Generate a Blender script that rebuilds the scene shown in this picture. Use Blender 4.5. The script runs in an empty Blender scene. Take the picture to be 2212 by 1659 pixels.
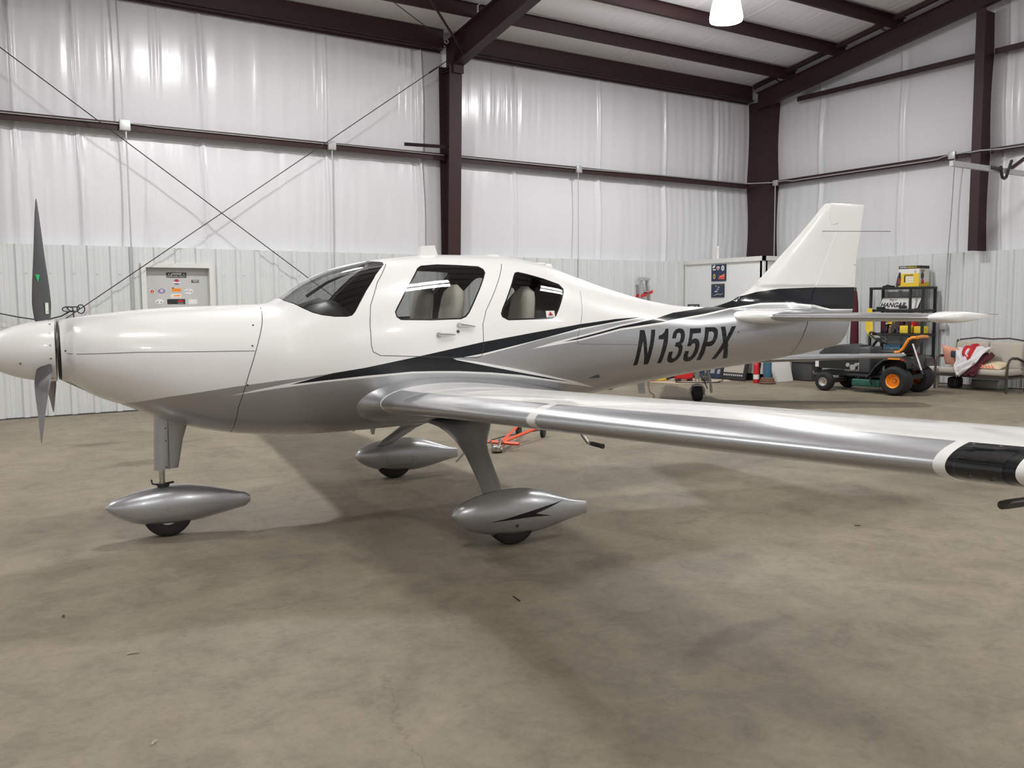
import bpy, bmesh, math, random
import numpy as np
from mathutils import Vector, Matrix
from mathutils.geometry import delaunay_2d_cdt
random.seed(7)
SC = bpy.context.scene
COL = SC.collection
PI = math.pi

# ------------------------------------------------------------------ camera
EYE = Vector((0.0, 0.0, 1.55))
FPX = 1919.6
cam = bpy.data.cameras.new('camera')
cam.sensor_fit = 'HORIZONTAL'; cam.sensor_width = 36.0; cam.lens = 36.0*FPX/2212.0
cam.clip_start = 0.05; cam.clip_end = 200
camo = bpy.data.objects.new('camera', cam); COL.objects.link(camo)
yaw, pitch, roll = 5.78990339e-01, -8.89159425e-02, -7.58629569e-03
Fv = Vector((math.sin(yaw)*math.cos(pitch), math.cos(yaw)*math.cos(pitch), math.sin(pitch)))
Rv = Vector((math.cos(yaw), -math.sin(yaw), 0)); Uv = Rv.cross(Fv)
R2 = math.cos(roll)*Rv + math.sin(roll)*Uv; U2 = -math.sin(roll)*Rv + math.cos(roll)*Uv
Mc = Matrix(((R2.x, U2.x, -Fv.x, EYE.x), (R2.y, U2.y, -Fv.y, EYE.y), (R2.z, U2.z, -Fv.z, EYE.z), (0, 0, 0, 1)))
camo.matrix_world = Mc
SC.camera = camo

# ------------------------------------------------------------------ world, view, light levels
w = bpy.data.worlds.new('world'); SC.world = w; w.use_nodes = True
w.node_tree.nodes['Background'].inputs[0].default_value = (.8, .86, 1, 1)
w.node_tree.nodes['Background'].inputs[1].default_value = 0.02
SC.view_settings.view_transform = 'Standard'; SC.view_settings.look = 'None'
SC.view_settings.exposure = EXPO = 0.0; SC.view_settings.gamma = 1.0
try: SC.view_settings.use_curve_mapping = False
except Exception: pass
SC.cycles.max_bounces = 8; SC.cycles.diffuse_bounces = 4; SC.cycles.glossy_bounces = 4
SC.cycles.transparent_max_bounces = 12; SC.cycles.sample_clamp_indirect = 6.0
LAMP_W = 196.0        # each round high-bay lamp
BELL_E = 38.0         # its glowing refractor
PANEL_E = 14.0        # rectangular fixtures behind the camera
PANEL_W = 98.0
# hangar size
WY = 14.2; WX = 16.0; XL = -7.5; YF = -11.0; SL = 1/6.0
def roof_z(y): return 6.40 + SL*(14.2-y) if y >= 1.6 else 6.40 + SL*(14.2-1.6) - SL*(1.6-y)
HIGHBAYS = [(10.95, 10.4), (3.85, 10.4), (-3.3, 10.4), (10.95, -5.0), (3.85, -5.0), (-3.3, -5.0)]
PZ = 7.4
PANELS = [(-.5, 3.2), (4.2, 3.7), (8.7, 3.2), (13.0, 3.2)]
def add_area(name, loc, size, power, color=(1, .985, .965), size_y=None, rot=(0, 0, 0)):
    l = bpy.data.lights.new(name, 'AREA'); l.energy = power; l.color = color
    if size_y: l.shape = 'RECTANGLE'; l.size = size; l.size_y = size_y
    else: l.shape = 'DISK'; l.size = size
    o = bpy.data.objects.new(name, l); o.location = loc; o.rotation_euler = rot; COL.objects.link(o); return o
for (x, y) in HIGHBAYS:
    add_area('high_bay_light', (x, y, 6.04), .46, LAMP_W*(1.0 if y > 5 else 1.0))
for (x, y) in PANELS:
    for dy in (-.36, .36):
        add_area('fixture_light', (x, y+dy, PZ), 1.15, PANEL_W/2, size_y=.5)

# ------------------------------------------------------------------ materials
def nt(m): return m.node_tree.nodes, m.node_tree.links
def mat(name, col, rough=.5, metal=0., coat=0., spec=.5, noise=0., nscale=8., bump=0., bscale=30., coatr=.03, emis=None, estr=0., alpha=None):
    m = bpy.data.materials.new(name); m.use_nodes = True
    N, Lk = nt(m); b = N['Principled BSDF']
    b.inputs['Base Color'].default_value = (*col, 1); b.inputs['Roughness'].default_value = rough
    b.inputs['Metallic'].default_value = metal; b.inputs['Coat Weight'].default_value = coat
    b.inputs['Coat Roughness'].default_value = coatr; b.inputs['Specular IOR Level'].default_value = spec
    if emis: b.inputs['Emission Color'].default_value = (*emis, 1); b.inputs['Emission Strength'].default_value = estr
    if noise or bump:
        tc = N.new('ShaderNodeTexCoord')
    if noise:
        n = N.new('ShaderNodeTexNoise'); n.inputs['Scale'].default_value = nscale; n.inputs['Detail'].default_value = 4
        Lk.new(tc.outputs['Object'], n.inputs['Vector'])
        mx = N.new('ShaderNodeMix'); mx.data_type = 'RGBA'
        mx.inputs[6].default_value = (*[max(0, c*(1-noise)) for c in col], 1); mx.inputs[7].default_value = (*[min(1, c*(1+noise)) for c in col], 1)
        Lk.new(n.outputs[0], mx.inputs[0]); Lk.new(mx.outputs[2], b.inputs['Base Color'])
    if bump:
        n2 = N.new('ShaderNodeTexNoise'); n2.inputs['Scale'].default_value = bscale; n2.inputs['Detail'].default_value = 3
        Lk.new(tc.outputs['Object'], n2.inputs['Vector'])
        bp = N.new('ShaderNodeBump'); bp.inputs['Strength'].default_value = bump; bp.inputs['Distance'].default_value = .01
        Lk.new(n2.outputs[0], bp.inputs['Height']); Lk.new(bp.outputs[0], b.inputs['Normal'])
    return m
def flake_mat(name, col, rough=.3):
    m = mat(name, col, rough, metal=.82, coat=.6, coatr=.04)
    N, Lk = nt(m); b = N['Principled BSDF']; tc = N.new('ShaderNodeTexCoord')
    n = N.new('ShaderNodeTexNoise'); n.inputs['Scale'].default_value = 420; n.inputs['Detail'].default_value = 1
    Lk.new(tc.outputs['Object'], n.inputs['Vector'])
    mx = N.new('ShaderNodeMix'); mx.data_type = 'RGBA'
    mx.inputs[6].default_value = (*[c*.84 for c in col], 1); mx.inputs[7].default_value = (*[min(1, c*1.14) for c in col], 1)
    Lk.new(n.outputs[0], mx.inputs[0]); Lk.new(mx.outputs[2], b.inputs['Base Color']); return m
def glass_mat(name, tint, rough=0.0, ior=1.5):
    m = bpy.data.materials.new(name); m.use_nodes = True; N, Lk = nt(m); N.remove(N['Principled BSDF'])
    t = N.new('ShaderNodeBsdfTransparent'); t.inputs[0].default_value = (*tint, 1)
    g = N.new('ShaderNodeBsdfGlossy'); g.inputs['Roughness'].default_value = rough; g.inputs[0].default_value = (1, 1, 1, 1)
    f = N.new('ShaderNodeFresnel'); gg = N.new('ShaderNodeNewGeometry'); mr = N.new('ShaderNodeMapRange')
    mr.inputs[3].default_value = ior; mr.inputs[4].default_value = 1/ior; Lk.new(gg.outputs['Backfacing'], mr.inputs[0]); Lk.new(mr.outputs[0], f.inputs[0])   # thin sheet: same reflectance from both faces
    n = N.new('ShaderNodeTexNoise'); n.inputs['Scale'].default_value = 3
    bp = N.new('ShaderNodeBump'); bp.inputs['Strength'].default_value = .02; bp.inputs['Distance'].default_value = .01
    Lk.new(n.outputs[0], bp.inputs['Height']); Lk.new(bp.outputs[0], g.inputs['Normal'])
    mx = N.new('ShaderNodeMixShader'); Lk.new(f.outputs[0], mx.inputs[0]); Lk.new(t.outputs[0], mx.inputs[1]); Lk.new(g.outputs[0], mx.inputs[2])
    Lk.new(mx.outputs[0], N['Material Output'].inputs[0]); return m
M = {}
M['white'] = mat('gloss_white_paint', (.86, .86, .845), .28, coat=.6, noise=.01, nscale=2)
M['silver'] = flake_mat('silver_metallic_paint', (.48, .49, .51), .33)
M['black'] = mat('gloss_black_paint', (.008, .010, .013), .22, spec=.25, coat=.35, noise=.05)
M['seam'] = mat('panel_gap', (.06, .06, .06), .8, noise=.1)
M['screw'] = mat('screw_steel', (.32, .31, .30), .4, metal=.8, noise=.1)
M['glass'] = glass_mat('tinted_acrylic', (.66, .67, .66))
M['wsglass'] = glass_mat('windshield_acrylic', (.64, .65, .64))
M['lens'] = glass_mat('clear_lens', (.7, .72, .74))
M['cabin'] = mat('cabin_trim_grey', (.055, .055, .055), .8, noise=.1)
M['leather'] = mat('cream_leather', (.78, .75, .65), .55, noise=.04, bump=.1, bscale=60)
M['tire'] = mat('black_rubber', (.014, .014, .015), .75, noise=.2, nscale=30, bump=.2)
M['prop'] = mat('propeller_grey_black', (.075, .075, .078), .38, noise=.1, nscale=5, coat=.15)
M['chrome'] = mat('chromed_steel', (.55, .54, .52), .22, metal=1, noise=.05)
M['dkmetal'] = mat('dark_metal', (.08, .075, .07), .4, metal=.8, noise=.1)
M['steel'] = mat('primer_red_brown_steel', (.042, .021, .022), .5, noise=.12, nscale=3, bump=.05, spec=.25)
M['steel_dk'] = M['steel']
M['galv'] = mat('galvanised_steel', (.50, .51, .50), .42, metal=.55, noise=.12, nscale=20)
M['wainscot'] = mat('light_grey_ribbed_steel', (.62, .64, .64), .42, noise=.03, nscale=1.5, spec=.45)
M['door'] = mat('grey_door_paint', (.50, .515, .50), .45, noise=.04, nscale=3)
M['doorframe'] = mat('pale_frame_paint', (.66, .67, .65), .45, noise=.03)
M['partition'] = mat('white_wallboard', (.74, .76, .755), .55, noise=.015, nscale=2)
M['orange'] = mat('orange_paint', (.85, .30, .02), .42, noise=.05, coat=.2)
M['redor'] = mat('red_orange_paint', (.80, .10, .025), .45, noise=.06)
M['red'] = mat('red_paint', (.55, .015, .02), .38, noise=.08, coat=.2)
M['yellow'] = mat('yellow_cloth', (.80, .58, .05), .8, noise=.08, bump=.2)
M['blkplastic'] = mat('black_plastic', (.018, .019, .02), .42, noise=.15, nscale=12)
M['dkgrey'] = mat('dark_grey_plastic', (.06, .062, .065), .5, noise=.1)
M['green'] = mat('dark_green_paint', (.015, .10, .07), .5, noise=.1)
M['blue'] = mat('dusty_blue_plastic', (.045, .12, .20), .5, noise=.08)
M['wht'] = mat('white_plastic', (.75, .75, .73), .45, noise=.03)
M['linen'] = mat('beige_cushion_cloth', (.46, .42, .36), .9, noise=.07, nscale=40, bump=.3, bscale=80)
M['bronze'] = mat('dark_bronze_frame', (.07, .055, .045), .5, metal=.4, noise=.1)
M['paper'] = mat('printed_card', (.78, .77, .73), .6, noise=.02)
M['kraft'] = mat('brown_cardboard', (.50, .40, .30), .85, noise=.06)
M['navy'] = mat('navy_print', (.025, .04, .09), .5, noise=.2, nscale=5)
M['bloodred'] = mat('red_cloth', (.50, .02, .03), .85, noise=.08)
M['maroon'] = mat('maroon_cloth', (.075, .010, .018), .9, noise=.2, bump=.3)
M['whitecloth'] = mat('white_cloth', (.70, .68, .69), .85, noise=.04)
M['patt_or'] = mat('coral_print', (.78, .20, .11), .9, noise=.06)
M['patt_tan'] = mat('cream_print', (.66, .55, .38), .9, noise=.06)
M['brownblock'] = mat('brown_rope', (.16, .09, .06), .9, noise=.3, nscale=30, bump=.6)
M['purple'] = mat('violet_print', (.20, .16, .38), .5, noise=.2, nscale=20)
M['greensticker'] = mat('green_foil', (.02, .55, .16), .3, noise=.15, nscale=30)
M['labelw'] = mat('pale_label', (.70, .78, .68), .4, noise=.05)
M['bell'] = mat('glowing_refractor', (.9, .9, .9), .3, emis=(1, .98, 1), estr=BELL_E, noise=.01)
M['panel'] = mat('glowing_diffuser', (.9, .9, .9), .3, emis=(1, 1, .98), estr=PANEL_E, noise=.01)
M['clear'] = glass_mat('clear_bottle', (.80, .84, .86))
M['bluebottle'] = glass_mat('blue_bottle', (.25, .45, .75))

def vinyl(name, col):
    """white faced insulation blanket: soft sheen with fine drawn creases across the sheet"""
    m = mat(name, col, .24, spec=.55)
    N, Lk = nt(m); b = N['Principled BSDF']; tc = N.new('ShaderNodeTexCoord')
    mp = N.new('ShaderNodeMapping'); Lk.new(tc.outputs['UV'], mp.inputs[0]); mp.inputs['Scale'].default_value = (9, .35, 1)
    n = N.new('ShaderNodeTexNoise'); n.inputs['Scale'].default_value = 1.0; n.inputs['Detail'].default_value = 5; n.inputs['Roughness'].default_value = .6
    Lk.new(mp.outputs[0], n.inputs['Vector'])
    mp2 = N.new('ShaderNodeMapping'); Lk.new(tc.outputs['UV'], mp2.inputs[0]); mp2.inputs['Scale'].default_value = (.35, .3, 1)
    n2 = N.new('ShaderNodeTexNoise'); n2.inputs['Scale'].default_value = 1.0; n2.inputs['Detail'].default_value = 2
    Lk.new(mp2.outputs[0], n2.inputs['Vector'])
    mu = N.new('ShaderNodeMath'); mu.operation = 'MULTIPLY'; Lk.new(n.outputs[0], mu.inputs[0]); Lk.new(n2.outputs[0], mu.inputs[1])
    bp = N.new('ShaderNodeBump'); bp.inputs['Strength'].default_value = .55; bp.inputs['Distance'].default_value = .02
    Lk.new(mu.outputs[0], bp.inputs['Height']); Lk.new(bp.outputs[0], b.inputs['Normal'])
    cr = N.new('ShaderNodeMix'); cr.data_type = 'RGBA'; cr.inputs[6].default_value = (*[c*.95 for c in col], 1); cr.inputs[7].default_value = (*[min(1, c*1.04) for c in col], 1)
    Lk.new(n2.outputs[0], cr.inputs[0]); Lk.new(cr.outputs[2], b.inputs['Base Color'])
    return m
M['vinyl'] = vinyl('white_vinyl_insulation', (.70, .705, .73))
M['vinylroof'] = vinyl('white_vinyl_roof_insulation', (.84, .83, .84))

def concrete():
    m = mat('sealed_concrete', (.36, .32, .27), .62, spec=.4)
    N, Lk = nt(m); b = N['Principled BSDF']; g = N.new('ShaderNodeNewGeometry')
    def noise(sc, det=4, rough=.55, vec=None, dist=0.):
        n = N.new('ShaderNodeTexNoise'); n.inputs['Scale'].default_value = sc; n.inputs['Detail'].default_value = det
        n.inputs['Roughness'].default_value = rough; n.inputs['Distortion'].default_value = dist
        Lk.new(vec if vec else g.outputs['Position'], n.inputs['Vector']); return n.outputs[0]
    def ramp(src, stops):
        r = N.new('ShaderNodeValToRGB'); Lk.new(src, r.inputs[0]); e = r.color_ramp.elements
        while len(e) < len(stops): e.new(.5)
        for k, (p, c) in enumerate(stops): e[k].position = p; e[k].color = (*c, 1)
        return r.outputs[0]
    def mul(a, bb, fac=1.):
        x = N.new('ShaderNodeMix'); x.data_type = 'RGBA'; x.blend_type = 'MULTIPLY'; x.inputs[0].default_value = fac
        Lk.new(a, x.inputs[6]); Lk.new(bb, x.inputs[7]); return x.outputs[2]
    def mth(op, a, bb=None):
        x = N.new('ShaderNodeMath'); x.operation = op
        for i, v in enumerate((a, bb)):
            if v is None: continue
            if isinstance(v, (int, float)): x.inputs[i].default_value = v
            else: Lk.new(v, x.inputs[i])
        return x.outputs[0]
    base = ramp(noise(.45, 5, .6, dist=.6), [(.3, (.190, .160, .116)), (.5, (.232, .198, .146)), (.72, (.275, .237, .177))])
    mid = ramp(noise(2.6, 6, .65, dist=.8), [(.28, (.72, .71, .70)), (.5, (1, 1, 1)), (.72, (1.15, 1.14, 1.13))])
    fine = ramp(noise(24, 5, .7), [(.3, (.86, .86, .85)), (.5, (1, 1, 1)), (.75, (1.10, 1.10, 1.09))])
    c = mul(mul(base, mid), fine)
    # scattered damp and oil marks
    v = N.new('ShaderNodeTexVoronoi'); v.inputs['Scale'].default_value = 1.35; v.inputs['Randomness'].default_value = 1
    wrp = N.new('ShaderNodeMix'); wrp.data_type = 'RGBA'; wrp.inputs[0].default_value = .12
    nn = N.new('ShaderNodeTexNoise'); nn.inputs['Scale'].default_value = 3.5; Lk.new(g.outputs['Position'], nn.inputs['Vector'])
    Lk.new(g.outputs['Position'], wrp.inputs[6]); Lk.new(nn.outputs[1], wrp.inputs[7]); Lk.new(wrp.outputs[2], v.inputs['Vector'])
    sp = ramp(v.outputs[0], [(0.0, (.84, .83, .82)), (.05, (.90, .89, .88)), (.13, (1, 1, 1))])
    c = mul(c, sp)
    v2 = N.new('ShaderNodeTexVoronoi'); v2.inputs['Scale'].default_value = 4.2; Lk.new(wrp.outputs[2], v2.inputs['Vector'])
    sp2 = ramp(v2.outputs[0], [(0.0, (.60, .58, .55)), (.022, (.75, .73, .71)), (.045, (1, 1, 1))])
    c = mul(c, sp2)
    v3 = N.new('ShaderNodeTexVoronoi'); v3.inputs['Scale'].default_value = 11.0; Lk.new(wrp.outputs[2], v3.inputs['Vector'])
    c = mul(c, ramp(v3.outputs[0], [(0.0, (.62, .60, .58)), (.035, (.80, .79, .78)), (.07, (1, 1, 1))]))
    c = mul(c, ramp(noise(9, 6, .75, dist=.4), [(.33, (.88, .875, .87)), (.48, (1, 1, 1)), (.66, (1.07, 1.07, 1.06))]))
    # named stains: (x, y, rx, ry, angle, darkness, tint)
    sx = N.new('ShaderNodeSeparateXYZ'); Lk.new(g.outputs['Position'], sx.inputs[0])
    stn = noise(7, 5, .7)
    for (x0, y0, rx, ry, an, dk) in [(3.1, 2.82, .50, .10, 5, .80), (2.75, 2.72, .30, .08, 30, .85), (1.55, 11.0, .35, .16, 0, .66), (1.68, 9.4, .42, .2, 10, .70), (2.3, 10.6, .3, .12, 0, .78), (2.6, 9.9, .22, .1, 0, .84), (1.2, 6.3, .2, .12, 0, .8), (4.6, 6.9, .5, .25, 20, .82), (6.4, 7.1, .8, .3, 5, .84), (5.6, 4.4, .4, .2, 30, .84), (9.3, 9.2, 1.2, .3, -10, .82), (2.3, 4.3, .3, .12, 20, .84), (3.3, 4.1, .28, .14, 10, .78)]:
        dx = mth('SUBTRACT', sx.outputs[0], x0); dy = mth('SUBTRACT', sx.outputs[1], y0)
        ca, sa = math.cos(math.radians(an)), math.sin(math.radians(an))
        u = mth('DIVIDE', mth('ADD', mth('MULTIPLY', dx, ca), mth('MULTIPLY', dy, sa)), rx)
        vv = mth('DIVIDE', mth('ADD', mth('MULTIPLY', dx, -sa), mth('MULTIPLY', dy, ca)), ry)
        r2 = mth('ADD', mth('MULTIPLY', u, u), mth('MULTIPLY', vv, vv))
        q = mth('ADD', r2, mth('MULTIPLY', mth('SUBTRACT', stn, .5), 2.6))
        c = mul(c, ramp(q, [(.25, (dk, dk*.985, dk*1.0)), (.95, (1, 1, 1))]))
    # hairline crack wandering towards the viewer, and a faint long one
    for (xa, ya, xb, yb, wd) in [(1.53, 3.35, 1.19, 2.3, .0045)]:
        L = math.hypot(xb-xa, yb-ya); ux, uy = (xb-xa)/L, (yb-ya)/L
        dx = mth('SUBTRACT', sx.outputs[0], xa); dy = mth('SUBTRACT', sx.outputs[1], ya)
        al = mth('ADD', mth('MULTIPLY', dx, ux), mth('MULTIPLY', dy, uy))
        ac = mth('ADD', mth('MULTIPLY', dx, -uy), mth('MULTIPLY', dy, ux))
        wob = mth('MULTIPLY', mth('SUBTRACT', noise(3.2, 6, .75), .5), .3)
        d = mth('ABSOLUTE', mth('ADD', ac, wob))
        inside = mth('MULTIPLY', mth('GREATER_THAN', al, 0.), mth('LESS_THAN', al, L))
        dd = mth('ADD', d, mth('MULTIPLY', mth('SUBTRACT', 1., inside), 1.))
        c = mul(c, ramp(mth('DIVIDE', dd, wd*3), [(0., (.76, .74, .72)), (.7, (1, 1, 1))]))
    Lk.new(c, b.inputs['Base Color'])
    rr = N.new('ShaderNodeMapRange'); rr.inputs[3].default_value = .5; rr.inputs[4].default_value = .72
    Lk.new(noise(1.3, 4), rr.inputs[0]); Lk.new(rr.outputs[0], b.inputs['Roughness'])
    bp = N.new('ShaderNodeBump'); bp.inputs['Strength'].default_value = .25; bp.inputs['Distance'].default_value = .004
    Lk.new(noise(60, 4, .7), bp.inputs['Height']); Lk.new(bp.outputs[0], b.inputs['Normal'])
    return m
M['concrete'] = concrete()

# ------------------------------------------------------------------ helpers
def tag(o, label=None, cat=None, group=None, kind=None):
    if label: o['label'] = label
    if cat: o['category'] = cat
    if group: o['group'] = group
    if kind: o['kind'] = kind
    return o
def empty(name, loc=(0, 0, 0), rz=0., label=None, cat=None, group=None):
    o = bpy.data.objects.new(name, None); COL.objects.link(o); o.empty_display_size = .1
    o.location = loc; o.rotation_euler = (0, 0, rz); return tag(o, label, cat, group)
def copy_tree(o, parent=None):
    c = o.copy(); COL.objects.link(c); c.parent = parent
    for ch in list(o.children): copy_tree(ch, c)
    return c
class MB:
    def __init__(s): s.v = []; s.f = []; s.m = []; s.sm = []
    def add(s, vs, fs, mi=0, smooth=False):
        o = len(s.v); s.v += [tuple(p) for p in vs]
        for f in fs: s.f.append(tuple(i+o for i in f)); s.m.append(mi); s.sm.append(smooth)
        return s
    def box(s, x0, y0, z0, x1, y1, z1, mi=0):
        v = [(x0, y0, z0), (x1, y0, z0), (x1, y1, z0), (x0, y1, z0), (x0, y0, z1), (x1, y0, z1), (x1, y1, z1), (x0, y1, z1)]
        return s.add(v, [(0, 3, 2, 1), (4, 5, 6, 7), (0, 1, 5, 4), (1, 2, 6, 5), (2, 3, 7, 6), (3, 0, 4, 7)], mi)
    def rbox(s, x0, y0, z0, x1, y1, z1, r=.01, mi=0, seg=3, fn=None):
        """rounded box by bmesh bevel"""
        bm = bmesh.new(); mb = MB().box(x0, y0, z0, x1, y1, z1)
        vs = [bm.verts.new(p) for p in mb.v]
        for f in mb.f: bm.faces.new([vs[i] for i in f])
        bmesh.ops.bevel(bm, geom=list(bm.edges), offset=r, segments=seg, profile=.5, affect='EDGES')
        bm.verts.index_update()
        pts = [tuple(v.co) for v in bm.verts]
        if fn: pts = [fn(p) for p in pts]
        s.add(pts, [[v.index for v in f.verts] for f in bm.faces], mi, True); bm.free(); return s
    def prism(s, poly, axis, a, b, mi=0):
        """poly in the plane across axis: axis 'y': (x,z); 'x': (y,z); 'z': (x,y)"""
        def P(p, t): return {'y': (p[0], t, p[1]), 'x': (t, p[0], p[1]), 'z': (p[0], p[1], t)}[axis]
        n = len(poly); v = [P(p, a) for p in poly] + [P(p, b) for p in poly]
        return s.add(v, [tuple(range(n)), tuple(range(2*n-1, n-1, -1))] + [(i, i+n, (i+1) % n+n, (i+1) % n) for i in range(n)], mi)
    def ring(s, rings, mi=0, closed=True, caps=True, smooth=True, mf=None):
        n = len(rings[0]); o = len(s.v)
        for r in rings: s.v += [tuple(p) for p in r]
        for k in range(len(rings)-1):
            for i in range(n if closed else n-1):
                j = (i+1) % n
                s.f.append((o+k*n+i, o+k*n+j, o+(k+1)*n+j, o+(k+1)*n+i)); s.m.append(mf(k, i) if mf else mi); s.sm.append(smooth)
        if caps and closed:
            s.f.append(tuple(o+i for i in range(n))[::-1]); s.m.append(mf(0, 0) if mf else mi); s.sm.append(False)
            s.f.append(tuple(o+(len(rings)-1)*n+i for i in range(n))); s.m.append(mf(len(rings)-2, 0) if mf else mi); s.sm.append(False)
        return s
    def tube(s, pts, r, n=10, mi=0, smooth=True, caps=True):
        pts = [Vector(p) for p in pts]; rings = []; up = None
        rs = r if isinstance(r, (list, tuple)) else [r]*len(pts)
        for k, p in enumerate(pts):
            d = (pts[min(k+1, len(pts)-1)]-pts[max(k-1, 0)]).normalized()
            if up is None: up = Vector((0, 0, 1)) if abs(d.z) < .9 else Vector((1, 0, 0))
            a = d.cross(up).normalized(); b_ = a.cross(d).normalized(); up = b_
            rings.append([p+(a*math.cos(2*PI*i/n)+b_*math.sin(2*PI*i/n))*rs[k] for i in range(n)])
        return s.ring(rings, mi, caps=caps, smooth=smooth)
    def cyl(s, p0, p1, r0, r1=None, n=20, mi=0): return s.tube([p0, p1], [r0, r0 if r1 is None else r1], n, mi)
    def lathe(s, prof, n=32, mi=0, axis='z', c=(0, 0, 0), mf=None):
        """prof: (radius, along)"""
        rings = []
        for (r, h) in prof:
            rg = []
            for i in range(n):
                a = 2*PI*i/n; x, y = r*math.cos(a), r*math.sin(a)
                p = {'z': (x, y, h), 'x': (h, x, y), 'y': (y, h, x)}[axis]
                rg.append((p[0]+c[0], p[1]+c[1], p[2]+c[2]))
            rings.append(rg)
        return s.ring(rings, mi, caps=False, mf=mf)
    def tf(s, fn): s.v = [tuple(fn(p)) for p in s.v]; return s
    def build(s, name, mats, parent=None, angle=40, loc=None):
        me = bpy.data.meshes.new(name); me.from_pydata(s.v, [], s.f)
        if not isinstance(mats, (list, tuple)): mats = [mats]
        for m in mats: me.materials.append(M[m] if isinstance(m, str) else m)
        me.polygons.foreach_set('material_index', s.m); me.polygons.foreach_set('use_smooth', s.sm)
        if any(s.sm):
            try: me.set_sharp_from_angle(angle=math.radians(angle))
            except Exception: pass
        me.validate(); me.update()
        o = bpy.data.objects.new(name, me); COL.objects.link(o)
        if parent: o.parent = parent
        if loc: o.location = loc
        return o
def text_mb(body, h, mi=0, shear=0., bold=0., xs=1.):
    """flat letters in the local XZ plane, baseline at z 0, starting at x 0; returns (MB, width)"""
    cu = bpy.data.curves.new('t', 'FONT'); cu.body = body; cu.size = 1.; cu.shear = shear; cu.offset = bold; cu.resolution_u = 3
    ob = bpy.data.objects.new('t', cu); COL.objects.link(ob); dg = bpy.context.evaluated_depsgraph_get(); dg.update()
    me = bpy.data.meshes.new_from_object(ob.evaluated_get(dg))
    vs = [(v.co.x, v.co.y) for v in me.vertices]; fs = [tuple(p.vertices) for p in me.polygons]
    bpy.data.objects.remove(ob); bpy.data.curves.remove(cu); bpy.data.meshes.remove(me)
    if not vs: return MB(), 0
    k = h/.70; x0 = min(p[0] for p in vs)
    mb = MB().add([((x-x0)*k*xs, 0, z*k) for x, z in vs], fs, mi)
    return mb, max(p[0] for p in mb.v)
def pchip(xs, ys):
    n = len(xs); h = [xs[i+1]-xs[i] for i in range(n-1)]; d = [(ys[i+1]-ys[i])/h[i] for i in range(n-1)]
    m = [0.]*n; m[0] = d[0]; m[-1] = d[-1]
    for i in range(1, n-1):
        if d[i-1]*d[i] > 0:
            w1 = 2*h[i]+h[i-1]; w2 = h[i]+2*h[i-1]; m[i] = (w1+w2)/(w1/d[i-1]+w2/d[i])
    def f(x):
        if x <= xs[0]: return ys[0]
        if x >= xs[-1]: return ys[-1]
        lo, hi = 0, n-1
        while hi-lo > 1:
            k = (lo+hi)//2
            if xs[k] <= x: lo = k
            else: hi = k
        t = (x-xs[lo])/h[lo]; t2 = t*t; t3 = t2*t
        return (2*t3-3*t2+1)*ys[lo]+(t3-2*t2+t)*h[lo]*m[lo]+(-2*t3+3*t2)*ys[lo+1]+(t3-t2)*h[lo]*m[lo+1]
    return f
def lerp(tab, x):
    for (a, b) in zip(tab, tab[1:]):
        if x <= b[0]:
            t = max(0., (x-a[0])/(b[0]-a[0])); return [p+(q-p)*t for p, q in zip(a[1:], b[1:])]
    return list(tab[-1][1:])
def inpoly(x, y, P):
    c = False; j = len(P)-1
    for i in range(len(P)):
        if (P[i][1] > y) != (P[j][1] > y) and x < (P[j][0]-P[i][0])*(y-P[i][1])/(P[j][1]-P[i][1])+P[i][0]: c = not c
        j = i
    return c
def dense(P, step, closed=True):
    out = []
    for i in range(len(P) if closed else len(P)-1):
        a, b = P[i], P[(i+1) % len(P)]; n = max(1, int(math.ceil(math.hypot(b[0]-a[0], b[1]-a[1])/step)))
        for k in range(n): out.append((a[0]+(b[0]-a[0])*k/n, a[1]+(b[1]-a[1])*k/n))
    if not closed: out.append(P[-1])
    return out
def inset(P, d):
    A = sum(P[i-1][0]*P[i][1]-P[i][0]*P[i-1][1] for i in range(len(P))); sg = 1 if A > 0 else -1; out = []
    for i in range(len(P)):
        a, b, c = P[i-1], P[i], P[(i+1) % len(P)]
        n1 = Vector((-(b[1]-a[1]), b[0]-a[0])); n2 = Vector((-(c[1]-b[1]), c[0]-b[0]))
        n = (n1.normalized()+n2.normalized())
        if n.length < 1e-6: n = n1
        n = n.normalized()*sg*d; out.append((b[0]+n.x, b[1]+n.y))
    return out
def cdt(domain, polys, grid, eps=.010):
    """triangulate domain with every outline in polys as edges; grid points inside; returns pts, tris"""
    P = []; E = []
    for poly in [domain]+polys:
        o = len(P); P += poly; E += [(o+i, o+(i+1) % len(poly)) for i in range(len(poly))]
    C = np.array(P); G = np.array([g for g in grid])
    keep = []
    for k in range(0, len(G), 400):
        g = G[k:k+400]; d = np.sqrt(((g[:, None, :]-C[None, :, :])**2).sum(2)).min(1); keep += list(d > eps)
    for g, kp in zip(grid, keep):
        if kp and inpoly(g[0], g[1], domain): P.append(tuple(g))
    r = delaunay_2d_cdt([Vector(p) for p in P], E, [], 0, 1e-5, False)
    pts = [tuple(v) for v in r[0]]
    tris = []
    for f in r[2]:
        cx = sum(pts[i][0] for i in f)/len(f); cy = sum(pts[i][1] for i in f)/len(f)
        if inpoly(cx, cy, domain): tris.append((tuple(f), cx, cy))
    return pts, tris
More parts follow.
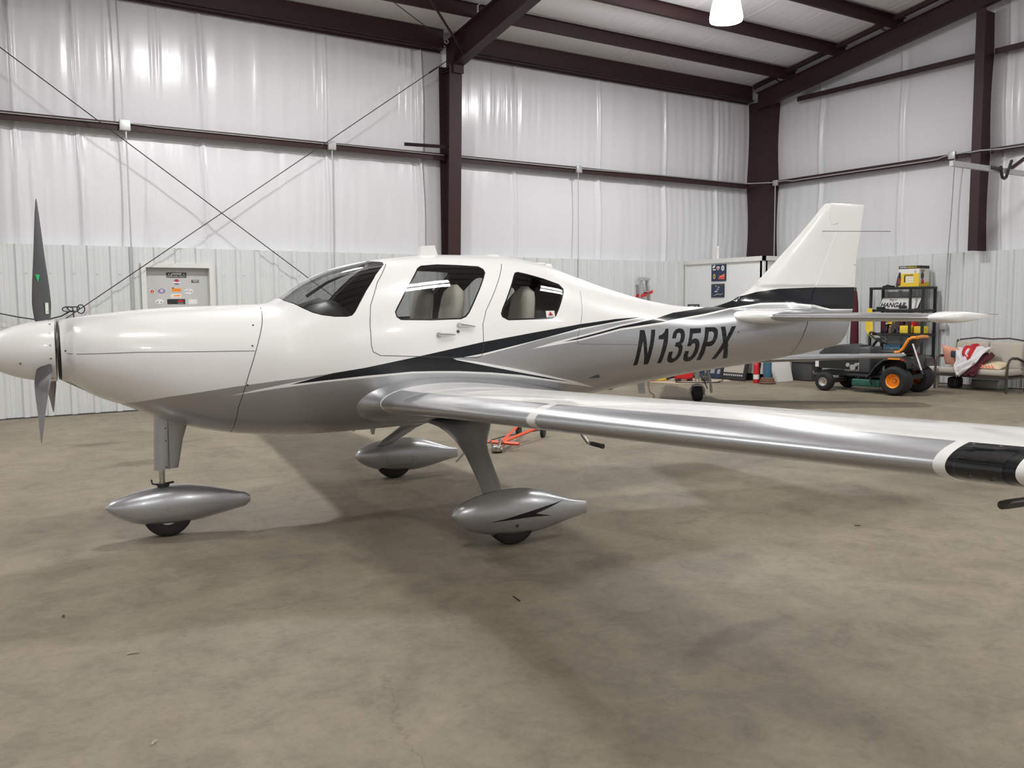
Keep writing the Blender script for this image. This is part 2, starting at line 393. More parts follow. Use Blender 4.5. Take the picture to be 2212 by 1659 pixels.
# ------------------------------------------------------------------ hangar shell
def wrinkled(name, nu, nv, fn, m, seams, amp=.006, seed=1, seam_amp=.035, folds=()):
    """blanket surface: fn(u_metres, v_metres, out) -> world point; u across the folds"""
    rnd = random.Random(seed); (u0, u1), (v0, v1) = nu, nv
    U = [u0+(u1-u0)*i/int((u1-u0)/.022) for i in range(int((u1-u0)/.022)+1)]
    V = [v0+(v1-v0)*j/10 for j in range(11)]
    comps = [(rnd.uniform(4, 40), rnd.uniform(0, 6.28), rnd.uniform(.2, 1), rnd.uniform(u0, u1), rnd.uniform(.5, 1.8), rnd.uniform(-.6, .6)) for _ in range(46)]
    vs = []; uvs = []
    for v in V:
        tv = (v-v0)/(v1-v0)
        for u in U:
            d = 0.
            for (fq, ph, a, uc, wd, sk) in comps:
                q = (u-uc-sk*.3*tv)/wd
                if abs(q) < 2.2: d += a*math.sin(fq*(u+sk*.25*tv)+ph)*math.exp(-q*q)*amp*(6/ (6+fq*.35))
            for (us, sd, ln) in seams:
                q = (u-us-ln*(tv-.5))
                if -.30 < q < .14: d += seam_amp*sd*math.exp(-((q)/.028)**2) - seam_amp*.45*sd*math.exp(-((q+.09)/.05)**2)
            for (uf, wf, af, sk, c0, c1) in folds:
                q = (u-uf-sk*(tv-.5))/wf
                if abs(q) < 3 and c0 < tv < c1: d += af*math.exp(-q*q)*math.sin(PI*(tv-c0)/(c1-c0))
            d += .05*math.sin(PI*tv)          # the blanket bellies out between supports
            vs.append(fn(u, v, d)); uvs.append((u, v))
    n = len(U); fs = [(j*n+i, j*n+i+1, (j+1)*n+i+1, (j+1)*n+i) for j in range(len(V)-1) for i in range(n-1)]
    mb = MB().add(vs, fs, 0, True); o = mb.build(name, m, angle=180); me = o.data
    ul = me.uv_layers.new(name='UVMap'); dat = np.zeros(len(me.loops)*2)
    li = np.zeros(len(me.loops), dtype=np.int32); me.loops.foreach_get('vertex_index', li)
    ua = np.array(uvs); dat[0::2] = ua[li, 0]; dat[1::2] = ua[li, 1]; ul.data.foreach_set('uv', dat); return o
def struct(o): o['kind'] = 'structure'; return o
IB = .20    # insulation sits this far behind the girt line
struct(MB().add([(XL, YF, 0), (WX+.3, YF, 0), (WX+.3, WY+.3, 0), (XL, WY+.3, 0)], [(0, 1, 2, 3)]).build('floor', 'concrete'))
# back wall insulation in two tiers (split by the girt), right wall in three, ceiling strips between purlins
seamx = [-6.2, -4.3, -2.4, -.4, 1.15, 1.95, 3.72, 5.72, 7.50, 9.5, 11.55, 13.35, 14.9]
sb = [(x, 1.0 if x != 7.50 else 2.0, random.uniform(-.04, .04)) for x in seamx]
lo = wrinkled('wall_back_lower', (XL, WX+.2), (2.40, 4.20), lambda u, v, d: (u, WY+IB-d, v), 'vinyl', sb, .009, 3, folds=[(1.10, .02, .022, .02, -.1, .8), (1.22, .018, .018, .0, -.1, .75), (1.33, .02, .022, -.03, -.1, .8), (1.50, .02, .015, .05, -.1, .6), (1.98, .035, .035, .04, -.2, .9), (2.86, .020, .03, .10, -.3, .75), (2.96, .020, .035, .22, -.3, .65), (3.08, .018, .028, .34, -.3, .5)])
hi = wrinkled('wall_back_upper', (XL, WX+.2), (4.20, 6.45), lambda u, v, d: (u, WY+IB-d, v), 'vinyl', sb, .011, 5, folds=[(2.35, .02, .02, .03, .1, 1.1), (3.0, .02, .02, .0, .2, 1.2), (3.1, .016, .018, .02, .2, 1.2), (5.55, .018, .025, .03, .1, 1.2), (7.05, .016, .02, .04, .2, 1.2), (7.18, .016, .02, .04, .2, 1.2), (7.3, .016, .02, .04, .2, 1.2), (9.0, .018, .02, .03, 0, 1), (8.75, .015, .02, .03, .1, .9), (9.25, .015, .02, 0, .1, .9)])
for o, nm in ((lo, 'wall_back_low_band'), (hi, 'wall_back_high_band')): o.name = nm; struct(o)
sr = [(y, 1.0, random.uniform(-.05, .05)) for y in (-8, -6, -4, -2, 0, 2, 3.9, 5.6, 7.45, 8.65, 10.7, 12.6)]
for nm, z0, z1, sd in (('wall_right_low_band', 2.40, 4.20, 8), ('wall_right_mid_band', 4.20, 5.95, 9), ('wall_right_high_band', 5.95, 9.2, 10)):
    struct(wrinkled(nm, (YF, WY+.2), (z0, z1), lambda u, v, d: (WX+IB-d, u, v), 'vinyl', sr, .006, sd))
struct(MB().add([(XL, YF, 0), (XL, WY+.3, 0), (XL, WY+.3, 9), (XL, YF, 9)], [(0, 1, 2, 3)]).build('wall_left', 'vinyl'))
struct(MB().add([(XL, YF, 0), (WX+.3, YF, 0), (WX+.3, YF, 9), (XL, YF, 9)], [(0, 3, 2, 1)]).build('wall_front', 'wainscot'))
PUR = [14.2, 13.2, 11.95, 10.65, 9.35, 8.05, 6.75, 5.45, 4.15, 2.85, 1.6]
scl = [(x, .6, random.uniform(-.03, .03)) for x in [XL+.5+1.25*k for k in range(19)]]
RT = .20    # purlin depth
rp = [WY+.25]+[(a) for a in PUR[1:]]
for k in range(len(rp)-1):
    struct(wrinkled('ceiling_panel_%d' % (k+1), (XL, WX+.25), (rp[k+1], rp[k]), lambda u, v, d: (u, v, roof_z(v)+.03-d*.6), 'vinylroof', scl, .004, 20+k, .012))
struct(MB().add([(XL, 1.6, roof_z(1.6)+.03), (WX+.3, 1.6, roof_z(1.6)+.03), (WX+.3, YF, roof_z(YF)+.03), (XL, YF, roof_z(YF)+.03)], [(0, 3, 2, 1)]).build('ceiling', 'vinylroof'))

# ribbed wainscot, door opening cut in the back run
def ribbed(mb, u0, u1, z0, z1, plane, phase=0., gap=None):
    """plane(u, out, z)"""
    pitch, h = .3048, .034; pr = []
    k = math.floor((u0-phase)/pitch)-1; ups = [(u0, 0.)]
    while phase+k*pitch < u1+pitch:
        c = phase+k*pitch
        for du, o in ((-.050, 0), (-.030, h), (.030, h), (.050, 0), (.110, 0), (.118, .005), (.134, .005), (.142, 0), (.175, 0), (.183, .005), (.199, .005), (.207, 0)):
            if u0 < c+du < u1: ups.append((c+du, o))
        k += 1
    ups.append((u1, 0.))
    vs = [plane(u, o, z) for z in (z0, z1) for (u, o) in ups]; n = len(ups)
    mb.add(vs, [(i, i+1, n+i+1, n+i) for i in range(n-1)])
    # top flashing closing the ribs
    vs = [plane(u, o, z1) for (u, o) in ups]+[plane(u, -.25, z1) for (u, o) in ups]
    mb.add(vs, [(i, i+1, n+i+1, n+i) for i in range(n-1)])
pb = lambda u, o, z: (u, WY-o+.03, z)
DX0, DX1, DZ = 2.735, 3.70, 2.165
mb = MB(); ribbed(mb, XL, DX0, 0.015, 2.45, pb, 1.09); ribbed(mb, DX1, WX+.05, 0.015, 2.45, pb, 1.09); ribbed(mb, DX0, DX1, DZ, 2.45, pb, 1.09)
for x in [1.09+.3048*k+.09 for k in range(-6, 50)]:
    if XL < x < WX-2.3:
        for z in (2.05,):
            if not (DX0-.05 < x < DX1+.05): mb.box(x-.007, WY+.018, z-.007, x+.007, WY+.03, z+.007)
struct(mb.build('wall_back_wainscot', 'wainscot'))
pr_ = lambda u, o, z: (WX-o+.03, u, z)
mb = MB(); ribbed(mb, YF, WY, 0.015, 2.45, pr_, 8.38)
struct(mb.build('wall_right_wainscot', 'wainscot'))
struct(MB().box(XL, WY+.0, 0, DX0, WY+.05, .018).box(DX1, WY, 0, WX, WY+.05, .018).build('baseboard_back', 'seam'))

# back door with its frame
fr = MB().box(DX0-.05, WY-.015, 0, DX0+.02, WY+.16, DZ+.05).box(DX1-.02, WY-.015, 0, DX1+.05, WY+.16, DZ+.05).box(DX0+.02, WY-.015, DZ-.015, DX1-.02, WY+.16, DZ+.05)
d_root = fr.build('door_1', 'doorframe'); struct(d_root)
MB().box(DX0+.02, WY+.10, .01, DX1-.02, WY+.145, DZ-.015).build('door_leaf', 'door', d_root)
def sticker(x0, z1, x1, z0, m, lab, shape='rect', y=WY+.099, parent=d_root, extra=None, th=.0015):
    mb = MB()
    if shape == 'rect': mb.box(x0, y-th, z0, x1, y, z1)
    else:
        cx, cz, rx, rz = (x0+x1)/2, (z0+z1)/2, (x1-x0)/2, (z1-z0)/2
        mb.prism([(cx+rx*math.cos(2*PI*i/28), cz+rz*math.sin(2*PI*i/28)) for i in range(28)], 'y', y-th, y)
    mats = [m]
    if extra:
        for (sub, mm) in extra(x0, z0, x1, z1, y-th-.0008):
            mats.append(mm)
            for f in sub.f: pass
            mb.add(sub.v, sub.f, len(mats)-1)
    o = mb.build('sticker', mats, parent); o['label'] = lab; return o
def put_text(body, x, y, z, h, wmax=None, **kw):
    t, wd = text_mb(body, h, **kw)
    if wmax and wd: 
        k = wmax/wd; t.tf(lambda p: (p[0]*k, p[1], p[2]))
    return t.tf(lambda p: (p[0]+x, y, p[2]+z))
def ell(cx, cz, rx, rz, y, n=20): return MB().prism([(cx+rx*math.cos(2*PI*i/n), cz+rz*math.sin(2*PI*i/n)) for i in range(n)], 'y', y-.0006, y)
def ex_cti(x0, z0, x1, z1, y):
    w = x1-x0; return [(MB().box(x0+w*.31, y-.0006, z0+.048, x1-w*.24, y, z1-.012), 'paper'), (ell(x0+w*.26, z1-.027, .012, .011, y), 'paper'), (ell(x0+w*.12, z1-.027, .010, .009, y), 'paper'), (ell(x1-w*.12, z1-.027, .010, .009, y), 'paper'), (put_text('COME AND TAKE IT', x0+.008, y, z0+.010, .024, w-.016), 'paper')]
sticker(3.065, 2.081, 3.360, 2.003, 'blkplastic', 'black sticker with white cannon and COME AND TAKE IT', extra=ex_cti)
sticker(3.168, 1.982, 3.256, 1.894, 'purple', 'round violet and red badge sticker', 'oval', extra=lambda a, b, c, d, y: [(MB().box(a-.012, y-.0006, b+.026, c+.012, y, b+.048), 'paper'), (ell((a+c)/2, d-.026, .026, .02, y), 'red')])
sticker(3.433, 1.971, 3.544, 1.928, 'blkplastic', 'black sticker reading YETI', extra=lambda a, b, c, d, y: [(put_text('YETI', a+.012, y, b+.009, .026, c-a-.024, bold=.03), 'wht')])
sticker(2.816, 1.824, 2.885, 1.757, 'paper', 'small round red and white sticker', 'oval', extra=lambda a, b, c, d, y: [(ell((a+c)/2, (b+d)/2, .027, .026, y), 'red'), (ell((a+c)/2, (b+d)/2-.004, .011, .012, y-.0008), 'patt_tan')])
sticker(2.936, 1.833, 3.042, 1.763, 'purple', 'violet oval sticker', 'oval', extra=lambda a, b, c, d, y: [(ell((a+c)/2, (b+d)/2+.012, .03, .008, y), 'labelw'), (ell((a+c)/2, (b+d)/2-.012, .03, .006, y), 'labelw')])
sticker(3.138, 1.840, 3.272, 1.792, 'orange', 'orange sticker with dark tab at top left', extra=lambda a, b, c, d, y: [(MB().box(a+.004, y-.0006, d-.004, a+.03, y, d+.012), 'dkgrey'), (MB().box(a+.04, y-.0006, b+.018, c-.006, y, b+.028), 'redor')])
sticker(3.314, 1.837, 3.457, 1.752, 'wht', 'white oval sticker reading RTE 66', 'oval', extra=lambda a, b, c, d, y: [(put_text('RTE 66', a+.014, y, b+.028, .026, c-a-.028), 'dkgrey'), (ell((a+c)/2, d-.012, .006, .006, y), 'dkgrey')])
sticker(3.119, 1.752, 3.274, 1.700, 'paper', 'white rectangular sticker with orange script', extra=lambda a, b, c, d, y: [(MB().add([(a+.02, y, b+.02), (a+.10, y, b+.014), (c-.004, y, b+.022), (c-.02, y, b+.040), (a+.05, y, b+.036)], [(0, 1, 2, 3, 4)]), 'orange')])
sticker(2.889, 1.679, 3.014, 1.601, 'wht', 'plain white oval sticker with two small dark marks', 'oval', extra=lambda a, b, c, d, y: [(ell(a+.034, b+.028, .008, .01, y), 'dkgrey'), (ell(c-.038, b+.028, .008, .01, y), 'dkgrey')])
sticker(3.064, 1.676, 3.328, 1.599, 'blkplastic', 'black rectangular sticker with red car outline', extra=lambda a, b, c, d, y: [(MB().add([(a+.14, y, b+.036), (c-.008, y, b+.034), (c-.03, y, b+.048), (c-.06, y, b+.064), (c-.09, y, b+.062), (a+.155, y, b+.048)], [(0, 1, 2, 3, 4, 5)]), 'red'), (MB().box(a+.155, y-.0006, b+.012, a+.235, y, b+.020), 'galv')])
sticker(3.382, 1.673, 3.510, 1.598, 'wht', 'blank white rectangular sticker')

# ---- steel: girts, columns, rafters, purlins
def beam(name, mb, lab, cat='beam', m='steel', group=None): return tag(mb.build(name, m), lab, cat, group)
def zgirt_x(x0, x1, z, y): return MB().box(x0, y, z-.004, x1, y+IB, z+.004).box(x0, y-.004, z-.115, x1, y+.004, z+.004).box(x0, y, z-.115, x1, y+.03, z-.111)
CXF = [-7.45, .42, 8.0, 15.88]
beam('wall_girt', zgirt_x(.52, 7.88, 4.245, WY), 'long dark red wall girt left of the middle column on back wall')
beam('wall_girt', zgirt_x(8.12, 15.75, 4.245, WY), 'dark red wall girt right of the middle column on back wall')
beam('wall_girt', zgirt_x(-7.4, .32, 4.245, WY), 'dark red back wall girt beyond the left column')
def ygirt(y0, y1, z): return MB().box(WX, y0, z-.004, WX+IB, y1, z+.004).box(WX-.004, y0, z-.10, WX+.004, y1, z+.004)
beam('wall_girt', ygirt(9.15, 13.75, 4.262), 'dark red lower girt on right wall between corner and wall column')
beam('wall_girt', ygirt(1.5, 8.82, 4.262), 'dark red lower girt on right wall past the wall column')
beam('wall_girt', ygirt(9.15, 13.10, 5.985).tf(lambda p: p), 'dark red upper girt on right wall between rafter and wall column')
beam('wall_girt', ygirt(1.5, 8.82, 5.985), 'dark red upper girt on right wall past the wall column')
def eave(x0, x1): return MB().box(x0, WY-.02, 6.07, x1, WY-.01, 6.40).box(x0, WY-.09, 6.07, x1, WY-.01, 6.08).box(x0, WY-.02, 6.05, x1, WY+.13, 6.06).box(x0, WY+.10, 6.02, x1, WY+.11, 6.07)
beam('eave_strut', eave(.52, 7.88), 'dark red eave strut atop back wall left of the middle column')
beam('eave_strut', eave(8.12, 15.8), 'dark red eave strut atop back wall right of the middle column')
beam('eave_strut', eave(-7.4, .32), 'dark red eave strut atop back wall beyond the left column')
def ibeam_col(xc, zt, d0, d1, fw=.20):
    yb = WY+.10; mb = MB()
    def yi(z): return yb-(d0+(d1-d0)*z/zt)
    mb.box(xc-fw/2, yb-.012, 0, xc+fw/2, yb, zt)
    mb.add([(xc-.005, yb, 0), (xc-.005, yi(0), 0), (xc-.005, yi(zt), zt), (xc-.005, yb, zt), (xc+.005, yb, 0), (xc+.005, yi(0), 0), (xc+.005, yi(zt), zt), (xc+.005, yb, zt)], [(0, 1, 2, 3), (7, 6, 5, 4)])
    a = [(xc-fw/2, yi(0)), (xc+fw/2, yi(0))]
    mb.add([(xc-fw/2, yi(0), 0), (xc+fw/2, yi(0), 0), (xc+fw/2, yi(zt), zt), (xc-fw/2, yi(zt), zt), (xc-fw/2, yi(0)+.012, 0), (xc+fw/2, yi(0)+.012, 0), (xc+fw/2, yi(zt)+.012, zt), (xc-fw/2, yi(zt)+.012, zt)], [(0, 1, 2, 3), (7, 6, 5, 4), (0, 3, 7, 4), (1, 5, 6, 2)])
    return mb
beam('steel_column', ibeam_col(7.965, 5.78, .17, .40, .25), 'dark red tapered steel column in the middle of back wall', 'column')
beam('steel_column', ibeam_col(.46, 5.78, .17, .40, .25), 'dark red steel column at the left end of back wall', 'column')
def cor(mb=None):
    mb = MB(); mb.box(15.88, 13.72, 0, 16.2, 13.735, 6.0); mb.box(15.90, 13.735, 0, 15.915, WY+.19, 6.05)
    return mb
beam('steel_column', cor(), 'wide dark red steel column in the far corner', 'column')
ec = MB().box(15.74, 8.86, 2.455, 15.752, 9.03, 6.66).box(15.752, 8.94, 2.455, WX+.2, 8.95, 6.66)
beam('steel_column', ec, 'dark red column ending above the ribbed panel on right wall', 'column')
# main frame rafters: web with top and bottom flanges, haunch at the eave
def rafter(x, ys, ztop, zbot, fw=.20):
    mb = MB(); n = len(ys)
    for (zz, th) in ((ztop, -.012), (zbot, .012)):
        v = []
        for y, z in zip(ys, zz): v += [(x-fw/2, y, z), (x+fw/2, y, z), (x+fw/2, y, z+th), (x-fw/2, y, z+th)]
        f = []
        for k in range(n-1):
            a = 4*k; b_ = a+4; f += [(a, a+1, b_+1, b_), (a+1, a+2, b_+2, b_+1), (a+2, a+3, b_+3, b_+2), (a+3, a, b_, b_+3)]
        f += [(0, 3, 2, 1), (4*n-4, 4*n-3, 4*n-2, 4*n-1)]; mb.add(v, f)
    v = [(x+sx, y, z) for sx in (-.005, .005) for zz in (ztop, zbot) for y, z in zip(ys, zz)]
    f = []
    for s in (0, 1):
        for k in range(n-1):
            a = s*2*n+k; q = (a, a+1, a+n+1, a+n); f.append(q if s else q[::-1])
    mb.add(v, f)
    for yy in (ys[0]-.02,):
        pass
    return mb
ys = [14.3, 13.93, 13.0, 11.48, 9.0, 6.0, 3.0, 1.6]
zt = [roof_z(y)-RT-.01 for y in ys]
zb = [5.70, 5.72, 5.90, 6.185, 6.62, 7.16, 7.72, 7.95]
for xx, lb in ((8.0, 'deep dark red roof rafter rising from the middle column'), (.46, 'deep dark red roof rafter above the left column')):
    mb = rafter(xx, ys, zt, zb); mb.box(xx-.10, 13.86, 5.60, xx+.10, 13.885, 5.76); mb.box(xx-.1, 13.9, 5.66, xx+.1, WY+.2, 5.68)
    for y in (13.93,): mb.add([(xx-.006, 13.93, 5.72), (xx-.006, WY+.2, 5.70), (xx-.006, WY+.2, roof_z(WY)-.21), (xx-.006, 13.6, 6.28), (xx-.1, 13.93, 5.72), (xx-.1, 13.60, 6.28)], [(0, 3, 5, 4)])
    beam('roof_rafter', mb, lb, 'rafter')
yg = [14.0, 9.0, 3.0, 1.6]
beam('roof_rafter', rafter(15.78, yg, [6.18+SL*(14.2-y) for y in yg], [5.845+SL*(14.0-y) for y in yg], .14), 'dark red sloping gable rafter along the right wall', 'rafter')
# purlin strip closing the gable plus short fly braces
for k, y in enumerate(PUR[1:-1]):
    z = roof_z(y)
    for (xa, xb, side) in ((8.02, WX+.05, 'right of'), (-7.4, 7.98, 'left of')):
        if side == 'left of' and y < 9: pass
        mb = MB().box(xa, y-.004, z-RT, xb, y+.004, z).box(xa, y, z-RT-.004, xb, y+.07, z-RT+.004).box(xa, y-.07, z-.008, xb, y, z).box(xa, y+.066, z-RT, xb, y+.07, z-RT+.02)
        nm = ['first', 'second', 'third', 'fourth', 'fifth', 'sixth', 'seventh', 'eighth', 'ninth'][k]
        beam('roof_purlin', mb, '%s dark red roof purlin up from the eave, %s the middle rafter' % (nm, side), 'purlin', group='roof purlins')
beam('roof_edge_angle', MB().add([(15.72, y, 6.40+SL*(14.2-y)-.015) for y in (14.1, 1.7)]+[(15.72, y, 6.40+SL*(14.2-y)-.095) for y in (14.1, 1.7)]+[(15.80, y, 6.40+SL*(14.2-y)-.015) for y in (14.1, 1.7)]+[(15.80, y, 6.40+SL*(14.2-y)-.095) for y in (14.1, 1.7)], [(0, 1, 3, 2), (4, 6, 7, 5), (0, 2, 6, 4), (1, 5, 7, 3), (2, 3, 7, 6)]), 'thin dark red strip under the roof along the gable', 'beam')
for (y, lb) in ((13.4, 'nearest the corner'), (10.85, 'farther up the gable rafter')):
    z = 6.20+SL*(14.2-y)
    beam('fly_brace', MB().tube([(15.78, y-.05, z-.02), (15.70, y+.18, z+.16)], .016, 5), 'short dark brace between purlin and gable rafter, '+lb, 'brace')
beam('fly_brace', MB().tube([(7.92, 13.55, 5.86), (6.9, 12.9, 6.43)], .022, 6), 'thin diagonal brace from purlin to haunch of middle rafter', 'brace')
beam('flange_brace', MB().box(7.05, 0, -.03, 8.02, .006, .03).tf(lambda p: (p[0], 13.98+.16*(8.02-p[0]), 4.335+p[2]-.0*(p[0]))), 'flat brown brace from girt to the middle column', 'brace')
# rod bracing with turnbuckle
def cable(name, pts, r, lab, cat, m='galv', n=6): return tag(MB().tube(pts, r, n).build(name, m), lab, cat)
BY = WY-.16
def rodx(name, a, b_, lab):
    mb = MB().tube([a, b_], .0075, 6)
    A_, B_ = Vector(a), Vector(b_); d = (B_-A_).normalized()
    for t in (.955,):
        p = A_+(B_-A_)*t; mb.tube([p-d*.10, p+d*.10], .016, 6)
    return tag(mb.build(name, 'dkmetal'), lab, 'brace rod')
k_ = (BY)/WY
rodx('brace_rod', (.47, BY, 5.43*1.0), (7.6, BY, .30), 'brace rod falling from upper left to lower right across back wall')
rodx('brace_rod', (.75, BY+.03, .78), (7.93, BY+.03, 5.87), 'brace rod climbing from lower left to the middle column top')
rodx('brace_rod', (1.6, 10.3, 7.0), (7.80, 13.95, 6.12), 'thin roof brace rod ending at the middle column eave')
tag(MB().tube([(7.80+.035*math.cos(a), 13.93, 6.12+.035*math.sin(a)) for a in [2*PI*i/14 for i in range(15)]], .008, 6).build('eye_washer', 'galv'), 'small steel ring where the roof rod meets the middle column', 'ring')
# conduits and boxes
cond = 'galv'
def box_thing(name, x0, y0, z0, x1, y1, z1, lab, cat='junction box', m='galv'): return tag(MB().rbox(x0, y0, z0, x1, y1, z1, .006).build(name, m), lab, cat)
box_thing('junction_box', 2.47, WY-.07, 4.125, 2.62, WY-.012, 4.275, 'grey junction box on back girt above the door side')
box_thing('junction_box', 5.665, WY-.07, 4.125, 5.80, WY-.012, 4.265, 'grey junction box on back girt left of the middle column')
box_thing('junction_box', 10.80, WY-.07, 4.13, 10.93, WY-.012, 4.265, 'grey junction box on back girt right of the middle column')
box_thing('junction_box', WX-.07, 13.55, 4.15, WX-.012, 13.68, 4.27, 'grey junction box on right wall girt beside the corner column')
box_thing('junction_box', WX-.07, 9.45, 4.17, WX-.012, 9.58, 4.30, 'grey junction box on right wall girt beside the wall column')
cable('conduit', [(.5, WY-.03, 4.215), (2.47, WY-.03, 4.215)], .009, 'thin horizontal conduit on girt left of the first junction box', 'conduit')
cable('conduit', [(2.62, WY-.03, 4.235), (3.0, WY-.03, 4.22), (5.66, WY-.03, 4.215)], .009, 'horizontal conduit on girt between the two left junction boxes', 'conduit')
cable('conduit', [(5.8, WY-.03, 4.225), (7.85, WY-.03, 4.215)], .009, 'horizontal conduit on girt ending at the middle column', 'conduit')
cable('conduit', [(8.15, WY-.03, 4.215), (10.8, WY-.03, 4.21)], .012, 'horizontal conduit on girt just right of the middle column', 'conduit')
cable('conduit', [(10.93, WY-.03, 4.215), (13.0, WY-.03, 4.24), (15.6, WY-.03, 4.235), (15.86, 13.7, 4.22), (WX-.03, 13.62, 4.215)], .012, 'conduit on girt bending round the corner column', 'conduit')
cable('conduit', [(WX-.03, 13.55, 4.235), (WX-.03, 13.35, 4.235), (WX-.03, 13.15, 4.20), (WX-.03, 12.9, 4.205), (WX-.03, 9.95, 4.20), (WX-.03, 9.8, 4.205), (WX-.03, 9.68, 4.235), (WX-.03, 9.58, 4.24)], .013, 'conduit along the right wall girt from corner to box', 'conduit')
cable('conduit', [(WX-.03, 9.45, 4.25), (WX-.03, 9.3, 4.25), (15.72, 9.05, 4.20), (15.71, 8.85, 4.205), (WX-.03, 8.6, 4.22), (WX-.03, 6.5, 4.22)], .013, 'conduit crossing in front of the right wall column', 'conduit')
cable('conduit', [(2.53, WY-.03, 4.275), (2.50, WY-.03, 6.3)], .013, 'vertical conduit above the first junction box', 'conduit')
cable('conduit', [(2.56, WY-.03, 4.125), (2.56, WY-.03, 2.5), (2.56, WY-.03, 1.2)], .012, 'vertical conduit running down beside the grey door', 'conduit')
cable('conduit', [(5.74, WY-.03, 4.125), (5.72, WY-.03, 1.2)], .009, 'vertical conduit down back wall above the windshield', 'conduit')
cable('conduit', [(10.86, WY-.03, 4.13), (10.86, WY-.03, 1.2)], .009, 'vertical conduit down back wall right of the middle column', 'conduit')
cable('conduit', [(WX-.03, 13.63, 4.15), (WX-.03, 13.63, 2.5)], .012, 'vertical conduit down right wall at the corner column', 'conduit')
cable('conduit', [(WX-.03, 9.47, 4.17), (WX-.03, 9.50, 3.2), (WX-.04, 9.53, 2.46), (WX-.05, 9.56, 1.13)], .011, 'vertical conduit down right wall to the outlet box', 'conduit')
o = box_thing('outlet_box', WX-.09, 9.50, 1.02, WX-.01, 9.62, 1.13, 'metal outlet box on right wall above the loveseat', 'outlet')
cable('hanging_wire', [(WX-.08, 9.60, 1.05), (WX-.06, 9.64, .9), (WX-.05, 9.63, .5), (WX-.05, 9.66, .1)], .005, 'thin cord hanging from the outlet box on right wall', 'cord', 'dkgrey')
# black cable swagged along the back wall with a knotted coil
pts = [(-.6, 14.1, 2.1), (.3, 14.1, 1.74), (.82, 14.1, 1.485), (1.05, 14.1, 1.43), (1.24, 14.1, 1.396), (1.43, 14.1, 1.40), (1.58, 14.1, 1.44), (1.70, 14.1, 1.51)]
cc = Vector((1.735, 14.08, 1.535))
coil = [(cc.x+.07*math.cos(t)*(1+.25*math.sin(3*t)), 14.08+.01*math.sin(5*t), cc.z+.045*math.sin(t)*(1+.3*math.cos(2*t))) for t in [i*.35 for i in range(0, 52)]]
mb = MB().tube(pts, .010, 6).tube(coil, .009, 6).tube([(1.73, 14.08, 1.52), (1.735, 14.08, 1.36)], .009, 6)
for (ox, rx, rz) in ((-.085, .07, .035), (.085, .05, .062)):
    mb.tube([(1.745+ox+rx*math.cos(2*PI*i/16), 14.07, 1.535+rz*math.sin(2*PI*i/16)) for i in range(17)], .009, 6)
tag(mb.build('knotted_cable', 'blkplastic'), 'black cable swagged along back wall with a knotted coil', 'cable')

# door track arm and strap hook high on the right wall
r = empty('track_arm', (WX, 7.82, 3.6), 0, 'grey steel arm reaching out from right wall with brown brace', 'bracket')
MB().box(-2.90, -.03, -.005, 0.1, .03, .075).build('arm', 'galv', r)
MB().tube([(-1.25, .0, .06), (-.0, .0, .66)], .035, 4).build('brace', 'steel', r)
MB().tube([(-1.62, -.06, .09), (-1.60, -.06, .0), (-1.56, -.06, -.085), (-1.50, -.06, -.10), (-1.44, -.06, -.07), (-1.38, -.06, .05), (-1.30, -.06, .20)], .026, 6).build('strap_hook', 'blkplastic', r)
MB().tube([(-1.85, -.04, .05), (-1.58, -.05, .04)], .03, 6).build('wrap', 'blkplastic', r)

# lamps
def high_bay(x, y, lab):
    zb_ = 6.05; rt = roof_z(y)
    r = empty('high_bay_lamp', (x, y, zb_), 0, lab, 'lamp', 'round high-bay lamps')
    MB().lathe([(.255, .0), (.262, .05), (.25, .14), (.215, .30), (.165, .40), (.10, .43)], 32).build('refractor', 'bell', r)
    MB().lathe([(.0, .70), (.07, .70), (.10, .66), (.10, .46), (.105, .43), (.09, .42)], 20).build('ballast_housing', 'galv', r)
    MB().tube([(0, 0, .69), (0, 0, rt-zb_)], .012, 8).build('hanging_rod', 'galv', r)
high_bay(HIGHBAYS[0][0], HIGHBAYS[0][1], 'round glowing high-bay lamp hanging under the purlins at the top')
for k, nm in zip(range(1, 6), ('beyond the aircraft nose', 'far left near the back wall', 'front right of the hangar', 'front middle of the hangar', 'front left of the hangar')):
    high_bay(HIGHBAYS[k][0], HIGHBAYS[k][1], 'round glowing high-bay lamp '+nm)
for k, (x, y) in enumerate(PANELS):
    r = empty('linear_fixture', (x, y, PZ+.02), 0, 'rectangular two-panel light fixture, %s from the left behind the viewer' % ['first', 'second', 'third', 'last'][k], 'light fixture', 'rectangular fixtures behind the viewer')
    for dy in (-.36, .36):
        MB().box(-.62, dy-.28, .01, .62, dy+.28, .10).build('housing', 'wht', r)
        MB().box(-.59, dy-.25, -.004, .59, dy+.25, .01).build('diffuser', 'panel', r)
    for hx in (-.5, .5): MB().tube([(hx, 0, .1), (hx, 0, roof_z(y)-PZ-.02)], .008, 6).build('hanger', 'galv', r)
